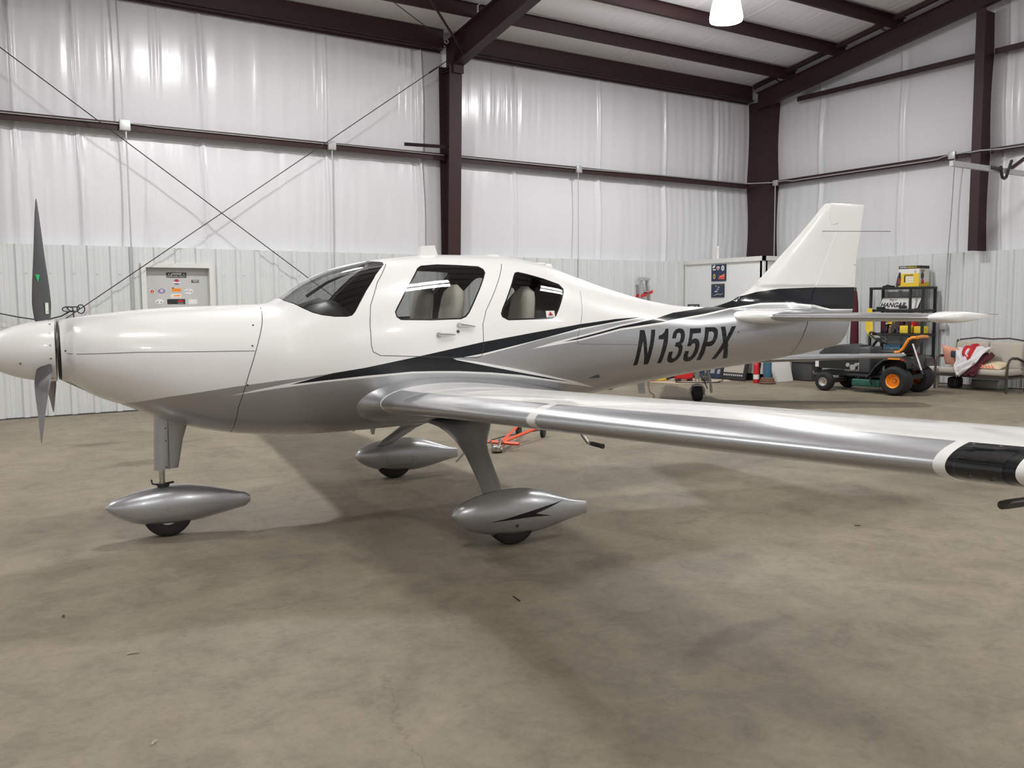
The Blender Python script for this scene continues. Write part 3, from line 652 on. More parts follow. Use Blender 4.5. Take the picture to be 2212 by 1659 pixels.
# ------------------------------------------------------------------ the light aircraft
# aircraft frame: x aft from the main wheels, -y to port (towards the viewer), z up
ST=[(-2.640,1.470,1.088,.195,.50,2.0,2.0),
(-2.600,1.482,1.075,.212,.50,2.0,2.0),
(-2.575,1.486,1.066,.262,.50,2.1,2.0),
(-2.545,1.490,1.048,.335,.50,2.25,2.05),
(-2.480,1.500,1.000,.395,.51,2.4,2.1),
(-2.380,1.512,.950,.432,.52,2.45,2.1),
(-2.280,1.524,.910,.460,.52,2.5,2.15),
(-2.100,1.541,.828,.492,.53,2.5,2.2),
(-1.900,1.552,.752,.520,.53,2.5,2.3),
(-1.600,1.561,.686,.548,.54,2.5,2.4),
(-1.420,1.566,.662,.560,.54,2.5,2.4),
(-1.320,1.574,.652,.566,.53,2.45,2.4),
(-1.240,1.620,.647,.571,.50,2.2,2.4),
(-1.119,1.704,.643,.577,.47,2.1,2.4),
(-.850,1.821,.645,.590,.43,2.1,2.4),
(-.468,1.896,.655,.600,.40,2.15,2.4),
(0.000,1.932,.675,.600,.39,2.2,2.4),
(.393,1.930,.708,.592,.39,2.2,2.4),
(.756,1.881,.752,.562,.40,2.2,2.3),
(1.05,1.790,.790,.520,.42,2.15,2.3),
(1.40,1.684,.838,.455,.44,2.1,2.2),
(1.86,1.574,.892,.375,.47,2.05,2.1),
(2.24,1.524,.938,.315,.50,2.0,2.05),
(2.50,1.518,.962,.275,.52,2.0,2.0),
(2.86,1.525,.992,.222,.54,2.0,2.0),
(3.40,1.530,1.050,.140,.55,2.0,2.0),
(3.86,1.525,1.116,.060,.55,2.0,2.0)]
P_WS=[(-1.255,1.607),(-1.249,1.587),(-1.207,1.567),(-1.168,1.539),(-1.111,1.507),(-1.054,1.49),(-0.975,1.479),(-0.893,1.478),(-0.859,1.486),(-0.834,1.511),(-0.795,1.567),(-0.735,1.649),(-0.631,1.768),(-0.576,1.816),(-0.541,1.843),(-0.534,1.861),(-0.551,1.866),(-0.574,1.868)]
P_W1=[(-0.565,1.507),(-0.558,1.472),(-0.53,1.451),(-0.308,1.446),(-0.091,1.451),(-0.051,1.466),(-0.021,1.496),(0.061,1.617),(0.154,1.749),(0.179,1.787),(0.177,1.813),(0.148,1.834),(-0.011,1.842),(-0.165,1.846),(-0.289,1.835),(-0.324,1.816),(-0.455,1.667),(-0.548,1.536)]
P_W2=[(0.222,1.487),(0.229,1.462),(0.275,1.438),(0.421,1.44),(0.642,1.444),(0.683,1.463),(0.726,1.526),(0.8,1.642),(0.808,1.668),(0.78,1.704),(0.655,1.746),(0.517,1.781),(0.449,1.795),(0.42,1.788),(0.397,1.763),(0.323,1.654),(0.239,1.524)]
P_BK1=[(-1.29,1.043),(-1.014,1.108),(-0.804,1.135),(-0.415,1.202),(0.057,1.287),(0.464,1.345),(0.881,1.399),(1.257,1.433),(1.55,1.445),(1.251,1.412),(0.877,1.368),(0.855,1.363),(0.46,1.284),(0.055,1.205),(-0.114,1.181),(-0.167,1.178),(-0.139,1.166),(0.37,1.057),(0.845,0.959),(0.595,1.0),(0.373,1.039),(0.122,1.069),(-0.126,1.088),(-0.302,1.095),(-0.474,1.098),(-0.804,1.081),(-1.066,1.061)]
P_SIL=[(-2.296,0.938),(-2.035,0.989),(-1.641,1.042),(-1.372,1.071),(-1.219,1.085),(-0.962,1.112),(-1.117,1.083),(-1.516,1.015),(-1.661,0.984),(-1.369,1.021),(-1.074,1.049),(-0.804,1.066),(-0.474,1.085),(-0.302,1.082),(-0.126,1.074),(0.123,1.055),(0.374,1.023),(0.689,0.968),(0.921,0.929),(1.115,0.897),(0.854,0.969),(0.368,1.079),(0.012,1.151),(-0.167,1.175),(-0.055,1.184),(0.052,1.192),(0.269,1.237),(0.568,1.303),(0.853,1.35),(1.106,1.388),(1.542,1.434),(1.7,1.432),(1.926,1.457),(2.21,1.481),(2.431,1.502),(2.712,1.561),(3.007,1.61),(3.25,1.63),(3.642,1.643)]
P_WH=[(0.446,1.226),(0.66,1.275),(0.872,1.313),(1.3,1.388),(1.662,1.431),(1.775,1.421),(2.313,1.468),(2.771,1.532),(3.007,1.56),(3.252,1.559),(3.645,1.539),(3.894,1.494),(3.895,1.474),(3.636,1.511),(3.252,1.535),(3.007,1.533),(2.73,1.508),(2.288,1.444),(1.888,1.403),(1.758,1.384),(1.292,1.345),(0.87,1.274),(0.659,1.251)]
P_BK2=[(0.72,1.27),(0.871,1.299),(1.297,1.375),(1.658,1.422),(1.941,1.474),(2.237,1.497),(2.482,1.522),(2.712,1.58),(3.006,1.65),(3.249,1.678),(3.641,1.69),(4.195,1.695),(4.19,1.482),(3.894,1.487),(3.67,1.527),(3.252,1.55),(3.007,1.548),(2.797,1.524),(2.304,1.46),(1.897,1.418),(1.764,1.399),(1.296,1.359),(0.871,1.286)]
P_N=[(1.499,1.342),(1.55,1.341),(1.56,1.269),(1.565,1.206),(1.573,1.152),(1.594,1.228),(1.609,1.29),(1.622,1.341),(1.668,1.342),(1.659,1.306),(1.643,1.249),(1.62,1.164),(1.604,1.08),(1.595,1.063),(1.551,1.063),(1.538,1.14),(1.531,1.185),(1.524,1.252),(1.507,1.202),(1.491,1.135),(1.482,1.062),(1.437,1.061),(1.453,1.155),(1.478,1.265)]
P_ONE=[(1.786,1.346),(1.817,1.346),(1.808,1.307),(1.792,1.233),(1.764,1.147),(1.743,1.067),(1.698,1.066),(1.713,1.124),(1.729,1.19),(1.742,1.237),(1.749,1.26),(1.69,1.263),(1.698,1.293),(1.732,1.3),(1.759,1.315),(1.775,1.331)]
P_THREE=[(1.842,1.264),(1.886,1.265),(1.895,1.287),(1.904,1.303),(1.926,1.311),(1.944,1.304),(1.943,1.281),(1.934,1.254),(1.919,1.236),(1.881,1.231),(1.872,1.198),(1.9,1.195),(1.915,1.183),(1.915,1.158),(1.904,1.126),(1.888,1.105),(1.866,1.099),(1.851,1.107),(1.847,1.128),(1.855,1.159),(1.809,1.157),(1.802,1.13),(1.802,1.09),(1.82,1.073),(1.853,1.063),(1.884,1.066),(1.921,1.085),(1.948,1.119),(1.958,1.156),(1.962,1.193),(1.956,1.207),(1.944,1.216),(1.969,1.232),(1.983,1.262),(1.992,1.291),(1.991,1.323),(1.974,1.341),(1.941,1.347),(1.9,1.338),(1.869,1.317),(1.852,1.292)]
P_FIVE=[(2.061,1.342),(2.19,1.342),(2.176,1.302),(2.085,1.299),(2.063,1.247),(2.083,1.256),(2.112,1.259),(2.141,1.248),(2.153,1.224),(2.153,1.187),(2.146,1.152),(2.132,1.119),(2.112,1.088),(2.079,1.068),(2.037,1.065),(2.006,1.074),(1.988,1.091),(1.984,1.122),(1.993,1.157),(2.039,1.156),(2.033,1.132),(2.033,1.111),(2.05,1.101),(2.07,1.107),(2.086,1.13),(2.098,1.16),(2.105,1.193),(2.102,1.212),(2.089,1.22),(2.069,1.215),(2.048,1.195),(2.01,1.197),(2.029,1.251),(2.045,1.299)]
P_P=[(2.239,1.348),(2.343,1.348),(2.369,1.338),(2.379,1.322),(2.377,1.298),(2.361,1.254),(2.338,1.219),(2.311,1.196),(2.282,1.187),(2.233,1.186),(2.225,1.132),(2.206,1.071),(2.155,1.072),(2.167,1.134),(2.184,1.197),(2.21,1.265),(2.225,1.313)]
P_PHOLE=[(2.271,1.31),(2.309,1.311),(2.325,1.302),(2.325,1.283),(2.311,1.248),(2.288,1.23),(2.244,1.226),(2.261,1.282)]
P_X=[(2.42,1.349),(2.475,1.35),(2.475,1.296),(2.475,1.261),(2.514,1.307),(2.551,1.35),(2.605,1.352),(2.544,1.282),(2.495,1.219),(2.496,1.187),(2.52,1.118),(2.539,1.072),(2.479,1.074),(2.466,1.115),(2.453,1.161),(2.42,1.117),(2.392,1.071),(2.338,1.072),(2.366,1.119),(2.406,1.178),(2.432,1.216),(2.422,1.278)]
P_EMB=[(-0.227,0.175),(-0.12,0.189),(0.004,0.212),(0.174,0.238),(0.34,0.257),(0.239,0.232),(0.106,0.201),(0.23,0.171),(0.11,0.181),(0.004,0.182),(-0.121,0.178)]
WSTOP = [(-.600, 1.8735), (-1.262, 1.6105)]
DOORL = [(-.525, 1.848), (-.642, 1.712), (-.726, 1.552), (-.747, 1.428), (-.75, 1.288), (-.74, 1.242), (-.69, 1.215), (-.335, 1.196), (.013, 1.177), (.052, 1.192), (.065, 1.251), (.072, 1.415), (.11, 1.513), (.25, 1.714), (.352, 1.856)]
FIREW = [(-1.400, 1.567), (-1.414, 1.542), (-1.442, 1.437), (-1.493, 1.291), (-1.552, 1.115), (-1.614, .904), (-1.631, .725), (-1.632, .690)]
class Body:
    def __init__(s, T):
        s.S = [r[0] for r in T]; s.F = [pchip(s.S, [r[k] for r in T]) for k in range(1, 7)]; s.cache = {}
    def sect(s, x):
        k = round(x, 5)
        if k not in s.cache:
            zt, zb, w, fr, nu, nl = [f(x) for f in s.F]; s.cache[k] = (zt, zb, w, zb+(zt-zb)*fr, nu, nl)
        return s.cache[k]
    def pt(s, x, ph):
        zt, zb, w, zm, nu, nl = s.sect(x); c = math.cos(ph); si = max(0., math.sin(ph))
        n, h = (nu, zt-zm) if c >= 0 else (nl, zm-zb)
        return Vector((x, -w*si**(2/n), zm+math.copysign(h*abs(c)**(2/n), c)))
    def phi(s, x, z):
        zt, zb, w, zm, nu, nl = s.sect(x)
        if z >= zm: return math.acos(min(1., (z-zm)/(zt-zm))**(nu/2))
        return math.acos(-min(1., (zm-z)/(zm-zb))**(nl/2))
    def half(s, x, z):
        return -s.pt(x, s.phi(x, z)).y
    def nrm(s, x, ph):
        e = 1e-3; lo, hi = s.S[0], s.S[-1]
        pa, pb_ = min(PI-2e-2, max(2e-2, ph)), 0
        du = s.pt(min(hi, x+e), pa)-s.pt(max(lo, x-e), pa); dv = s.pt(x, pa+e)-s.pt(x, pa-e)
        n = dv.cross(du)
        if n.length < 1e-12: return Vector((0, -1, 0))
        n.normalize()
        if ph < 2e-2: n.y = 0
        if ph > PI-2e-2: n.y = 0
        n.normalize(); c = s.pt(x, pa); zm = s.sect(x)[3]
        if n.y*(c.y)+n.z*(c.z-zm) < 0: n = -n
        return n
KP = .55
def surf_mesh(name, mats, verts, norms, tris, mi, parent, mirror=True, angle=None):
    """half-side mesh with exact normals, mirrored across the centre plane"""
    used = sorted({i for t in tris for i in t}); mp = {a: k for k, a in enumerate(used)}
    V = [verts[i] for i in used]; Nn = [norms[i] for i in used]; T = []
    for t in tris:
        a, b_, c = [mp[i] for i in t[:3]]
        fn = (V[b_]-V[a]).cross(V[c]-V[a])
        tt = [mp[i] for i in t]
        if fn.dot(Nn[a]+Nn[b_]+Nn[c]) < 0: tt = tt[::-1]
        T.append(tuple(tt))
    MI = list(mi)
    if mirror:
        n = len(V); V = V+[Vector((v.x, -v.y, v.z)) for v in V]; Nn = Nn+[Vector((q.x, -q.y, q.z)) for q in Nn]
        T = T+[tuple(i+n for i in t[::-1]) for t in T]; MI = MI+(MI if mirror is True else mirror)
    me = bpy.data.meshes.new(name); me.from_pydata([tuple(v) for v in V], [], T)
    for m in mats: me.materials.append(M[m] if isinstance(m, str) else m)
    me.polygons.foreach_set('material_index', MI); me.polygons.foreach_set('use_smooth', [True]*len(T))
    me.normals_split_custom_set_from_vertices([tuple(q) for q in Nn]); me.update()
    o = bpy.data.objects.new(name, me); COL.objects.link(o); o.parent = parent; return o

AC = empty('light_aircraft', (3.306, 5.997, 0), math.radians(-8.0), 'white and silver single-engine low-wing aircraft with black stripes, registration N135PX', 'aircraft')
FB = Body(ST)
s0, s1 = -2.640, 3.60
def fphi(p): return (p[0], FB.phi(p[0], min(max(p[1], FB.sect(p[0])[1]), FB.sect(p[0])[0]))*KP)
hinge = [(3.372, 1.050), (3.377, 1.061), (3.46, 1.21), (3.553, 1.393), (3.60, 1.49), (3.60, 1.5265)]
dom = dense([(s0+.0, 0.)], 1) and []
dom += [(x, 0.) for x in [s0+(3.60-s0)*i/150 for i in range(150)]]
hp = [(a, FB.phi(a, min(max(b_, FB.sect(a)[1]), FB.sect(a)[0]))*KP) for a, b_ in hinge][::-1]
hp[0] = (3.60, 0.); hp[-1] = (3.372, PI*KP)
dom += dense(hp, .04, False)
dom += [(x, PI*KP) for x in [3.372-(3.372-s0)*i/150 for i in range(1, 151)]]
dom += [(s0, PI*KP*(1-i/30)) for i in range(1, 30)]
WSP = P_WS+WSTOP
raw = {'ws': WSP, 'w1': P_W1, 'w2': P_W2, 'bk1': P_BK1, 'wh': P_WH, 'bk2': P_BK2, 'N': P_N, '1': P_ONE, '3': P_THREE, '5': P_FIVE, 'P': P_P, 'PH': P_PHOLE, 'X': P_X, 'door': DOORL}
def clipx(P, xm=3.595): return [(min(x, xm), z) for x, z in P]
pol = {}
for k, Pp in raw.items():
    step = .012 if k in '135NPXPH' else .03
    q = dense(clipx(Pp), step); pol[k] = [fphi(p) for p in q]
ws_i = len(dense(P_WS, .03, False))
pol['ws'] = [fphi(p) for p in dense(P_WS, .03, False)]+[(-.600, .004), (-.9, .004), (-1.1, .004), (-1.262, .004)]
pol['door'] = [fphi(p) for p in dense(DOORL, .03, False)]+[(.352-(.352+.525)*i/10, FB.phi(.352-(.352+.525)*i/10, 1.856 if i < 5 else 1.85)*KP) for i in range(1, 10)]
sil_top = [fphi(p) for p in dense(clipx(P_SIL), .03, False)]
pol['sil'] = sil_top+[(3.595, PI*KP-.003)]+[(3.595-(3.595+2.3)*i/80, PI*KP-.003) for i in range(1, 80)]+[(-2.30, PI*KP-.003)]
for k in ('w1', 'w2', 'ws'): pol[k+'i'] = inset(pol[k], .009 if k != 'ws' else .008)
fw = [fphi(p) for p in FIREW]; fw[0] = (fw[0][0], .004); fw[-1] = (fw[-1][0], PI*KP-.003)
pol['cowl'] = dense(fw, .04, False)+[(s0+.002, PI*KP-.003), (s0+.002, .004)]
def clampdom(P):
    return [(min(max(x, s0+.001), 3.5985), min(max(y, .002), PI*KP-.002)) for x, y in P]
names = ['sil', 'wh', 'bk1', 'bk2', 'N', '1', '3', '5', 'P', 'PH', 'X', 'door', 'cowl', 'ws', 'w1', 'w2', 'wsi', 'w1i', 'w2i']
grid = []
for i in range(1, 156):
    x = s0+(3.6-s0)*i/156
    for j in range(1, 46): grid.append((x, PI*KP*j/46))
for i in range(1, 14):
    x = s0+.012*i
    for j in range(1, 46): grid.append((x+.003, PI*KP*(j+.5)/46))
pts, tris = cdt(dom, [clampdom(pol[k]) for k in names], grid)
V_ = [FB.pt(x, max(0, y/KP)) for x, y in pts]; N_ = [FB.nrm(x, y/KP) for x, y in pts]
parts = {}
for (t, cx, cy) in tris:
    ins = lambda k: inpoly(cx, cy, pol[k])
    m = 0; mf = 0
    if ins('sil'): m = mf = 1
    if ins('wh'): m = mf = 0
    if ins('bk1') or ins('bk2'): m = mf = 2
    if m != 2 and 1.3 < cx < 2.8:
        if any(ins(k) for k in ('N', '1', '3', '5', 'X')) or (ins('P') and not ins('PH')): m = 2
    if ins('ws'): key = 'windshield'; m = mf = 1 if not ins('wsi') else 0
    elif ins('w1'): key = 'door_window'; m = mf = 1 if not ins('w1i') else 0
    elif ins('w2'): key = 'rear_window'; m = mf = 1 if not ins('w2i') else 0
    elif ins('door'): key = 'cabin_door'
    elif ins('cowl'): key = 'engine_cowling'
    else: key = 'fuselage'
    parts.setdefault(key, ([], [], []))
    parts[key][0].append(t); parts[key][1].append(m); parts[key][2].append(mf)
paint = ['white', 'silver', 'black']
ACP = {}
for key in ('fuselage', 'engine_cowling'):
    T, a, b_ = parts[key]; ACP[key] = surf_mesh(key, paint, V_, N_, T, a, AC, mirror=b_)
def off(d): return [v+n*d for v, n in zip(V_, N_)]
Vi = off(-.003)
T, a, b_ = parts['windshield']; o = surf_mesh('windshield', ['wsglass', 'black'], Vi, N_, T, a, AC, mirror=b_); o['label'] = 'dark tinted wraparound windshield'
for side in (1, -1):
    for key, par in (('cabin_door', None), ('rear_window', None)):
        T, a, b_ = parts[key]; mm = b_ if side < 0 else a
        Vs = [Vector((v.x, v.y*side, v.z)) for v in (V_ if key == 'cabin_door' else Vi)]; Ns = [Vector((n.x, n.y*side, n.z)) for n in N_]
        o = surf_mesh(key, paint if key == 'cabin_door' else ['glass', 'black'], Vs, Ns, T, mm, AC, mirror=False)
        if key == 'cabin_door':
            T, a2, b2 = parts['door_window']; Vg = [Vector((v.x, v.y*side, v.z)) for v in Vi]
            g = surf_mesh('door_window', ['glass', 'black'], Vg, Ns, T, a2, o, mirror=False)
            if side == 1: ACP['door'] = o
        else:
            if side == 1: ACP['rwin'] = o
# inner cabin lining with the same openings
lin = [(t, 0) for (t, cx, cy) in tris if -1.30 < cx < 1.30 and not any(inpoly(cx, cy, pol[k]) for k in ('ws', 'w1', 'w2'))]
o = surf_mesh('cabin_lining', ['cabin'], off(-.03), N_, [t for t, _ in lin], [0]*len(lin), AC)
mb = MB().box(-1.25, -.47, .98, 1.10, .47, 1.0)
mb.build('cabin_floor', 'cabin', AC)
bk = [FB.pt(1.15, PI*i/20) for i in range(21)]; bk = bk+[Vector((p.x, -p.y, p.z)) for p in bk[-2:0:-1]]
MB().add([(1.15, p.y*.94, 1.32+(p.z-1.32)*.94) for p in bk], [tuple(range(len(bk)))]).build('rear_bulkhead', 'cabin', AC)
gl = MB(); gl.ring([[(x, -.50*math.cos(a) if False else yy, 1.33+(zt_-1.33)*(1-(abs(yy)/.52)**3)) for yy in [(-.5+1.0*i/16) for i in range(17)]] for x, zt_ in ((-1.20, 1.50), (-1.08, 1.57), (-.97, 1.605), (-.88, 1.59), (-.81, 1.53), (-.76, 1.44), (-.74, 1.30))], closed=False, caps=False)
gl.build('glareshield', 'blkplastic', AC)
MB().box(-.74, -.48, 1.02, -.71, .48, 1.43).build('instrument_panel', 'blkplastic', AC)
MB().tube([(-1.05, -.0, 1.62), (-.9, 0, 1.72), (-.62, 0, 1.845)], .012, 6).build('windshield_post', 'cabin', AC)
def seat(x, y, zt_, zb_=1.02, wd=.34):
    prof = []
    sh = MB(); rings = []
    H = zt_-zb_
    for k in range(15):
        t = k/14; z = zb_+H*t
        hw = wd/2*(1 if t < .62 else math.sqrt(max(0, 1-((t-.62)/.385)**2))*.45+.55*(1-(t-.62)*.55) if t < .995 else .25)
        th = .055*(1 if t < .85 else math.sqrt(max(.02, 1-((t-.85)/.155)**2)))
        lean = .10*t
        rings.append([(x+lean+th*math.copysign(abs(math.cos(a))**.6, math.cos(a)), y+hw*math.copysign(abs(math.sin(a))**.6, math.sin(a)), z) for a in [2*PI*i/20 for i in range(20)]])
    sh.ring(rings); sb_ = sh.build('seat_back', 'leather', AC)
    MB().rbox(x-.42, y-wd/2, 1.02, x+.02, y+wd/2, 1.16, .03).build('seat_cushion', 'leather', AC)
seat(-.13, -.29, 1.70); seat(-.15, .29, 1.72); seat(.46, -.26, 1.69); seat(.44, .26, 1.69)
MB().tube([(-.52, -.36, 1.36), (-.64, -.36, 1.40), (-.66, -.30, 1.42)], .014, 6).build('control_yoke', 'blkplastic', AC)
# warning decal on rear window
def onbody(x, z, d=.002, side=-1):
    ph = FB.phi(x, z); p = FB.pt(x, ph)+FB.nrm(x, ph)*d; return p if side < 0 else Vector((p.x, -p.y, p.z))
def patch(poly, d=.002, mi=0, mb=None):
    mb = mb or MB(); return mb.add([onbody(x, z, d) for x, z in poly], [tuple(range(len(poly)))], mi)
pm = patch([(.595, 1.452), (.672, 1.452), (.672, 1.503), (.595, 1.503)][::1], .002, 0)
patch([(.612, 1.468), (.655, 1.468), (.634, 1.499)], .003, 1, pm); patch([(.627, 1.472), (.642, 1.472), (.635, 1.488)], .0036, 2, pm); patch([(.602, 1.455), (.665, 1.455), (.665, 1.462), (.602, 1.462)], .003, 3, pm)
o = pm.build('warning_decal', ['paper', 'red', 'blkplastic', 'galv'], ACP['rwin']); o['label'] = 'white square decal with a red triangle'
# seams
def seam(pl, w_=.0016, name='panel_seam', par=None):
    P = dense(pl, .03, False); mb = MB(); vs = []
    for k, p in enumerate(P):
        a, b_ = P[max(0, k-1)], P[min(len(P)-1, k+1)]; d = Vector((b_[0]-a[0], b_[1]-a[1])).normalized(); n = (-d.y*w_, d.x*w_)
        for s_ in (1, -1):
            x, z = p[0]+n[0]*s_, p[1]+n[1]*s_; sc_ = FB.sect(x); vs.append(onbody(x, min(max(z, sc_[1]), sc_[0]), .0012))
    mb.add(vs, [(2*i, 2*i+1, 2*i+3, 2*i+2) for i in range(len(P)-1)], 0, True)
    return mb.build(name, 'seam', par or AC)
seam(DOORL, .002, par=ACP['door']); seam(FIREW, .0022, par=ACP['engine_cowling']); seam([(-2.592, 1.268), (-2.191, 1.276), (-1.506, 1.268)], .0016, par=ACP['engine_cowling'])
seam([(.971, 1.654), (.924, 1.47), (.853, 1.28), (.87, 1.252), (1.0, 1.246), (1.577, 1.222)], .0012, par=ACP['fuselage'])
sc_m = MB()
for (x, z) in ((-1.52, 1.30), (-1.50, 1.43), (-2.60, 1.285), (-1.56, 1.05), (2.5, 1.19), (2.62, 1.30)):
    p = onbody(x, z, .001); n = FB.nrm(x, FB.phi(x, z)); sc_m.cyl(p, p+n*.002, .006, n=10)
sc_m.build('fastener', 'dkmetal', ACP['engine_cowling'])
# door handles and lock
def handle(x0, z0, x1, z1):
    p0 = onbody(x0, z0, .0); n = FB.nrm(x0, FB.phi(x0, z0)); p1 = onbody(x1, z1, .014)
    mb = MB().cyl(p0, p0+n*.008, .021, .019).cyl(p0+n*.008, p0+n*.016, .013, .012)
    mb.tube([p0+n*.014, (p0+n*.014)*.5+p1*.5, p1], [.012, .010, .005], 8); return mb.build('door_handle', 'chrome', ACP['door'])
handle(-.266, 1.343, -.150, 1.342); handle(-.109, 1.408, .006, 1.395)
p = onbody(-.123, 1.366, .0); n = FB.nrm(-.123, FB.phi(-.123, 1.366)); MB().cyl(p, p+n*.006, .011).build('door_lock', 'dkmetal', ACP['door'])

# spinner and propeller
HZ = 1.280
prof = [(.0001, -3.125)]+[(.197*(1-(f*f))**.74, -2.662-.463*f) for f in [.995, .97, .93, .87, .8, .7, .6, .5, .4, .3, .2, .1, 0]]+[(.190, -2.658), (.02, -2.657)]
spn = MB().lathe(prof, 48, axis='x', c=(0, 0, HZ)).build('spinner', 'white', AC, angle=50)
MB().lathe([(.02, -2.650), (.186, -2.650), (.186, -2.640), (.02, -2.640)], 40, axis='x', c=(0, 0, HZ)).build('spinner_backplate', 'dkmetal', AC)
sm = MB()
for a in range(0, 360, 24):
    r_ = .197; y, z = r_*math.cos(math.radians(a)), r_*math.sin(math.radians(a)); d = Vector((0, y, z)).normalized()
    sm.cyl(Vector((-2.685, y, HZ+z))-d*.004, Vector((-2.685, y, HZ+z))+d*.002, .006, n=8)
for (x, a) in ((-2.855, 203),):
    r_ = .178; y, z = r_*math.cos(math.radians(a)), r_*math.sin(math.radians(a)); d = Vector((0, y, z)).normalized(); sm.cyl(Vector((x, y, HZ+z))-d*.01, Vector((x, y, HZ+z))+d*.002, .006, n=8)
sm.build('spinner_screw', 'screw', spn)
BL = [(.10, .050, 62, .040), (.16, .080, 60, .036), (.21, .106, 60, .024), (.30, .136, 51, .018), (.45, .142, 37, .014), (.60, .130, 27, .011), (.75, .100, 22, .009), (.86, .066, 19, .007), (.93, .034, 17, .005), (.957, .006, 17, .003)]
for k in range(3):
    th0 = math.radians(90+120*k); er = Vector((0, -math.cos(th0), math.sin(th0))); et = Vector((0, math.sin(th0), math.cos(th0)))  # radial, tangential
    rings = []
    for i in range(37):
        r_ = .10+(.957-.10)*i/36; c_, pa, tk = lerp(BL, r_); pa = math.radians(pa)
        cd = Vector((math.sin(pa), 0, 0))+et*math.cos(pa); nd = Vector((math.cos(pa), 0, 0))-et*math.sin(pa)
        ctr = Vector((-2.728, 0, HZ))+er*r_
        rings.append([ctr+cd*(c_/2*math.cos(a))+nd*(tk/2*math.sin(a)*(1.0 if math.cos(a) < 0 else .75)) for a in [2*PI*q/18 for q in range(18)]])
    b_ = MB().ring(rings).build('propeller_blade', 'prop', spn)
    MB().lathe([(.0, .10), (.062, .10), (.062, .150), (.05, .165), (.046, .185)], 24).tf(lambda p: Vector((-2.728+p[0], 0, HZ))+et*p[1]+er*p[2]).build('blade_root_boot', 'blkplastic', spn)
    if k == 0:
        def bp(s_, z, d=.0):
            r_ = z-HZ; c_, pa, tk = lerp(BL, r_); pa = math.radians(pa); u = (s_+2.728)/max(.02, math.sin(pa))
            return Vector((-2.728, 0, z))+Vector((math.sin(pa), 0, 0))*u+et*math.cos(pa)*u
        g = bp(-2.748, 1.76); side_ = Vector((math.cos(math.radians(28)), 0, 0))
        def lay(poly, mi, mb, d):
            vs = []
            for s_, z in poly:
                r_ = z-HZ; c_, pa, tk = lerp(BL, r_); pa = math.radians(pa); nd = Vector((math.cos(pa), 0, 0))-et*math.sin(pa)
                if nd.y > 0: nd = -nd
                u = (s_+2.728)/max(.02, math.sin(pa)); q = min(1, abs(u)/(c_/2)); thick = tk/2*math.sqrt(max(0, 1-q*q))
                vs.append(bp(s_, z)+nd*(thick+d))
            return mb.add(vs, [tuple(range(len(vs)))], mi)
        m1 = lay([(-2.758, 1.762), (-2.737, 1.762), (-2.747, 1.712)], 0, MB(), .002); m1.build('blade_decal', 'greensticker', b_)['label'] = 'small green triangle decal'
        m2 = lay([(-2.716, 1.585), (-2.697, 1.585), (-2.697, 1.515), (-2.716, 1.515)], 0, MB(), .003); lay([(-2.709, 1.528), (-2.701, 1.525), (-2.703, 1.535)], 1, m2, .004)
        m2.build('blade_decal', ['labelw', 'greensticker'], b_)['label'] = 'pale rectangular decal'

# fin and rudder
FIN = [(2.50, 1.500), (2.748, 1.570), (2.955, 1.673), (3.113, 1.807), (3.272, 1.948), (3.488, 2.142), (3.652, 2.296), (3.79, 2.433), (3.825, 2.466), (3.850, 2.476), (3.886, 2.464), (3.867, 2.343), (3.892, 2.279), (3.960, 2.296), (3.967, 2.270), (3.955, 2.216), (3.697, 1.699), (3.60, 1.49), (3.55, 1.44), (2.50, 1.44)]
RUD = [(3.377, 1.061), (3.46, 1.21), (3.553, 1.393), (3.60, 1.49), (3.697, 1.699), (3.955, 2.216), (3.967, 2.294), (3.892, 2.279), (3.867, 2.343), (3.886, 2.464), (3.90, 2.480), (4.324, 2.482), (4.240, 1.962), (4.228, 1.696), (4.215, 1.50), (4.178, 1.34), (4.130, 1.235), (4.065, 1.165), (3.97, 1.130), (3.86, 1.116), (3.70, 1.094), (3.55, 1.072)]
le = pchip([1.40, 1.500, 1.570, 1.673, 1.807, 1.948, 2.142, 2.296, 2.433, 2.50], [2.40, 2.50, 2.748, 2.955, 3.113, 3.272, 3.488, 3.652, 3.79, 3.87])
hg = lambda z: lerp([(1.05, 3.37), (1.061, 3.377), (1.393, 3.553), (1.49, 3.60), (1.699, 3.697), (2.216, 3.955), (2.5, 4.0)], z)[0]
te = lambda z: lerp([(1.05, 3.6), (1.116, 3.90), (1.165, 4.065), (1.235, 4.13), (1.34, 4.178), (1.5, 4.215), (1.696, 4.228), (1.962, 4.240), (2.482, 4.324)], z)[0]
def finhalf(x, z):
    l, t = le(z), te(z); c = max(.2, t-l); u = min(1, max(0, (x-l)/c)); tk = .085*c if z > 1.7 else .085*c*.9
    y = tk*(1.4845*math.sqrt(u)-.63*u-1.758*u*u+1.4215*u**3-.5180*u**4)*.5*2
    y = min(y, .055)
    edge = min(1, max(0, (2.485-z)/.03)); y *= .35+.65*math.sqrt(edge) if z > 2.455 else 1
    y += .10*math.exp(-max(0, z-1.50)/.045)*(min(1, u*6))*min(1, max(0, (3.9-x)/.6))
    return max(.0035, y)
def rudhalf(x, z):
    h, t = hg(z), te(z); u = min(1, max(0, (x-h)/max(.05, t-h)))
    y0 = finhalf(h, z) if z > 1.56 else (FB.half(min(h, 3.6), min(z, 1.52)) if z < 1.50 else 0)
    if 1.50 <= z <= 1.56: a = (z-1.50)/.06; y0 = (1-a)*FB.half(3.60, 1.50)+a*finhalf(h, z)
    return max(.004, y0*(1-u)**.85+.004)
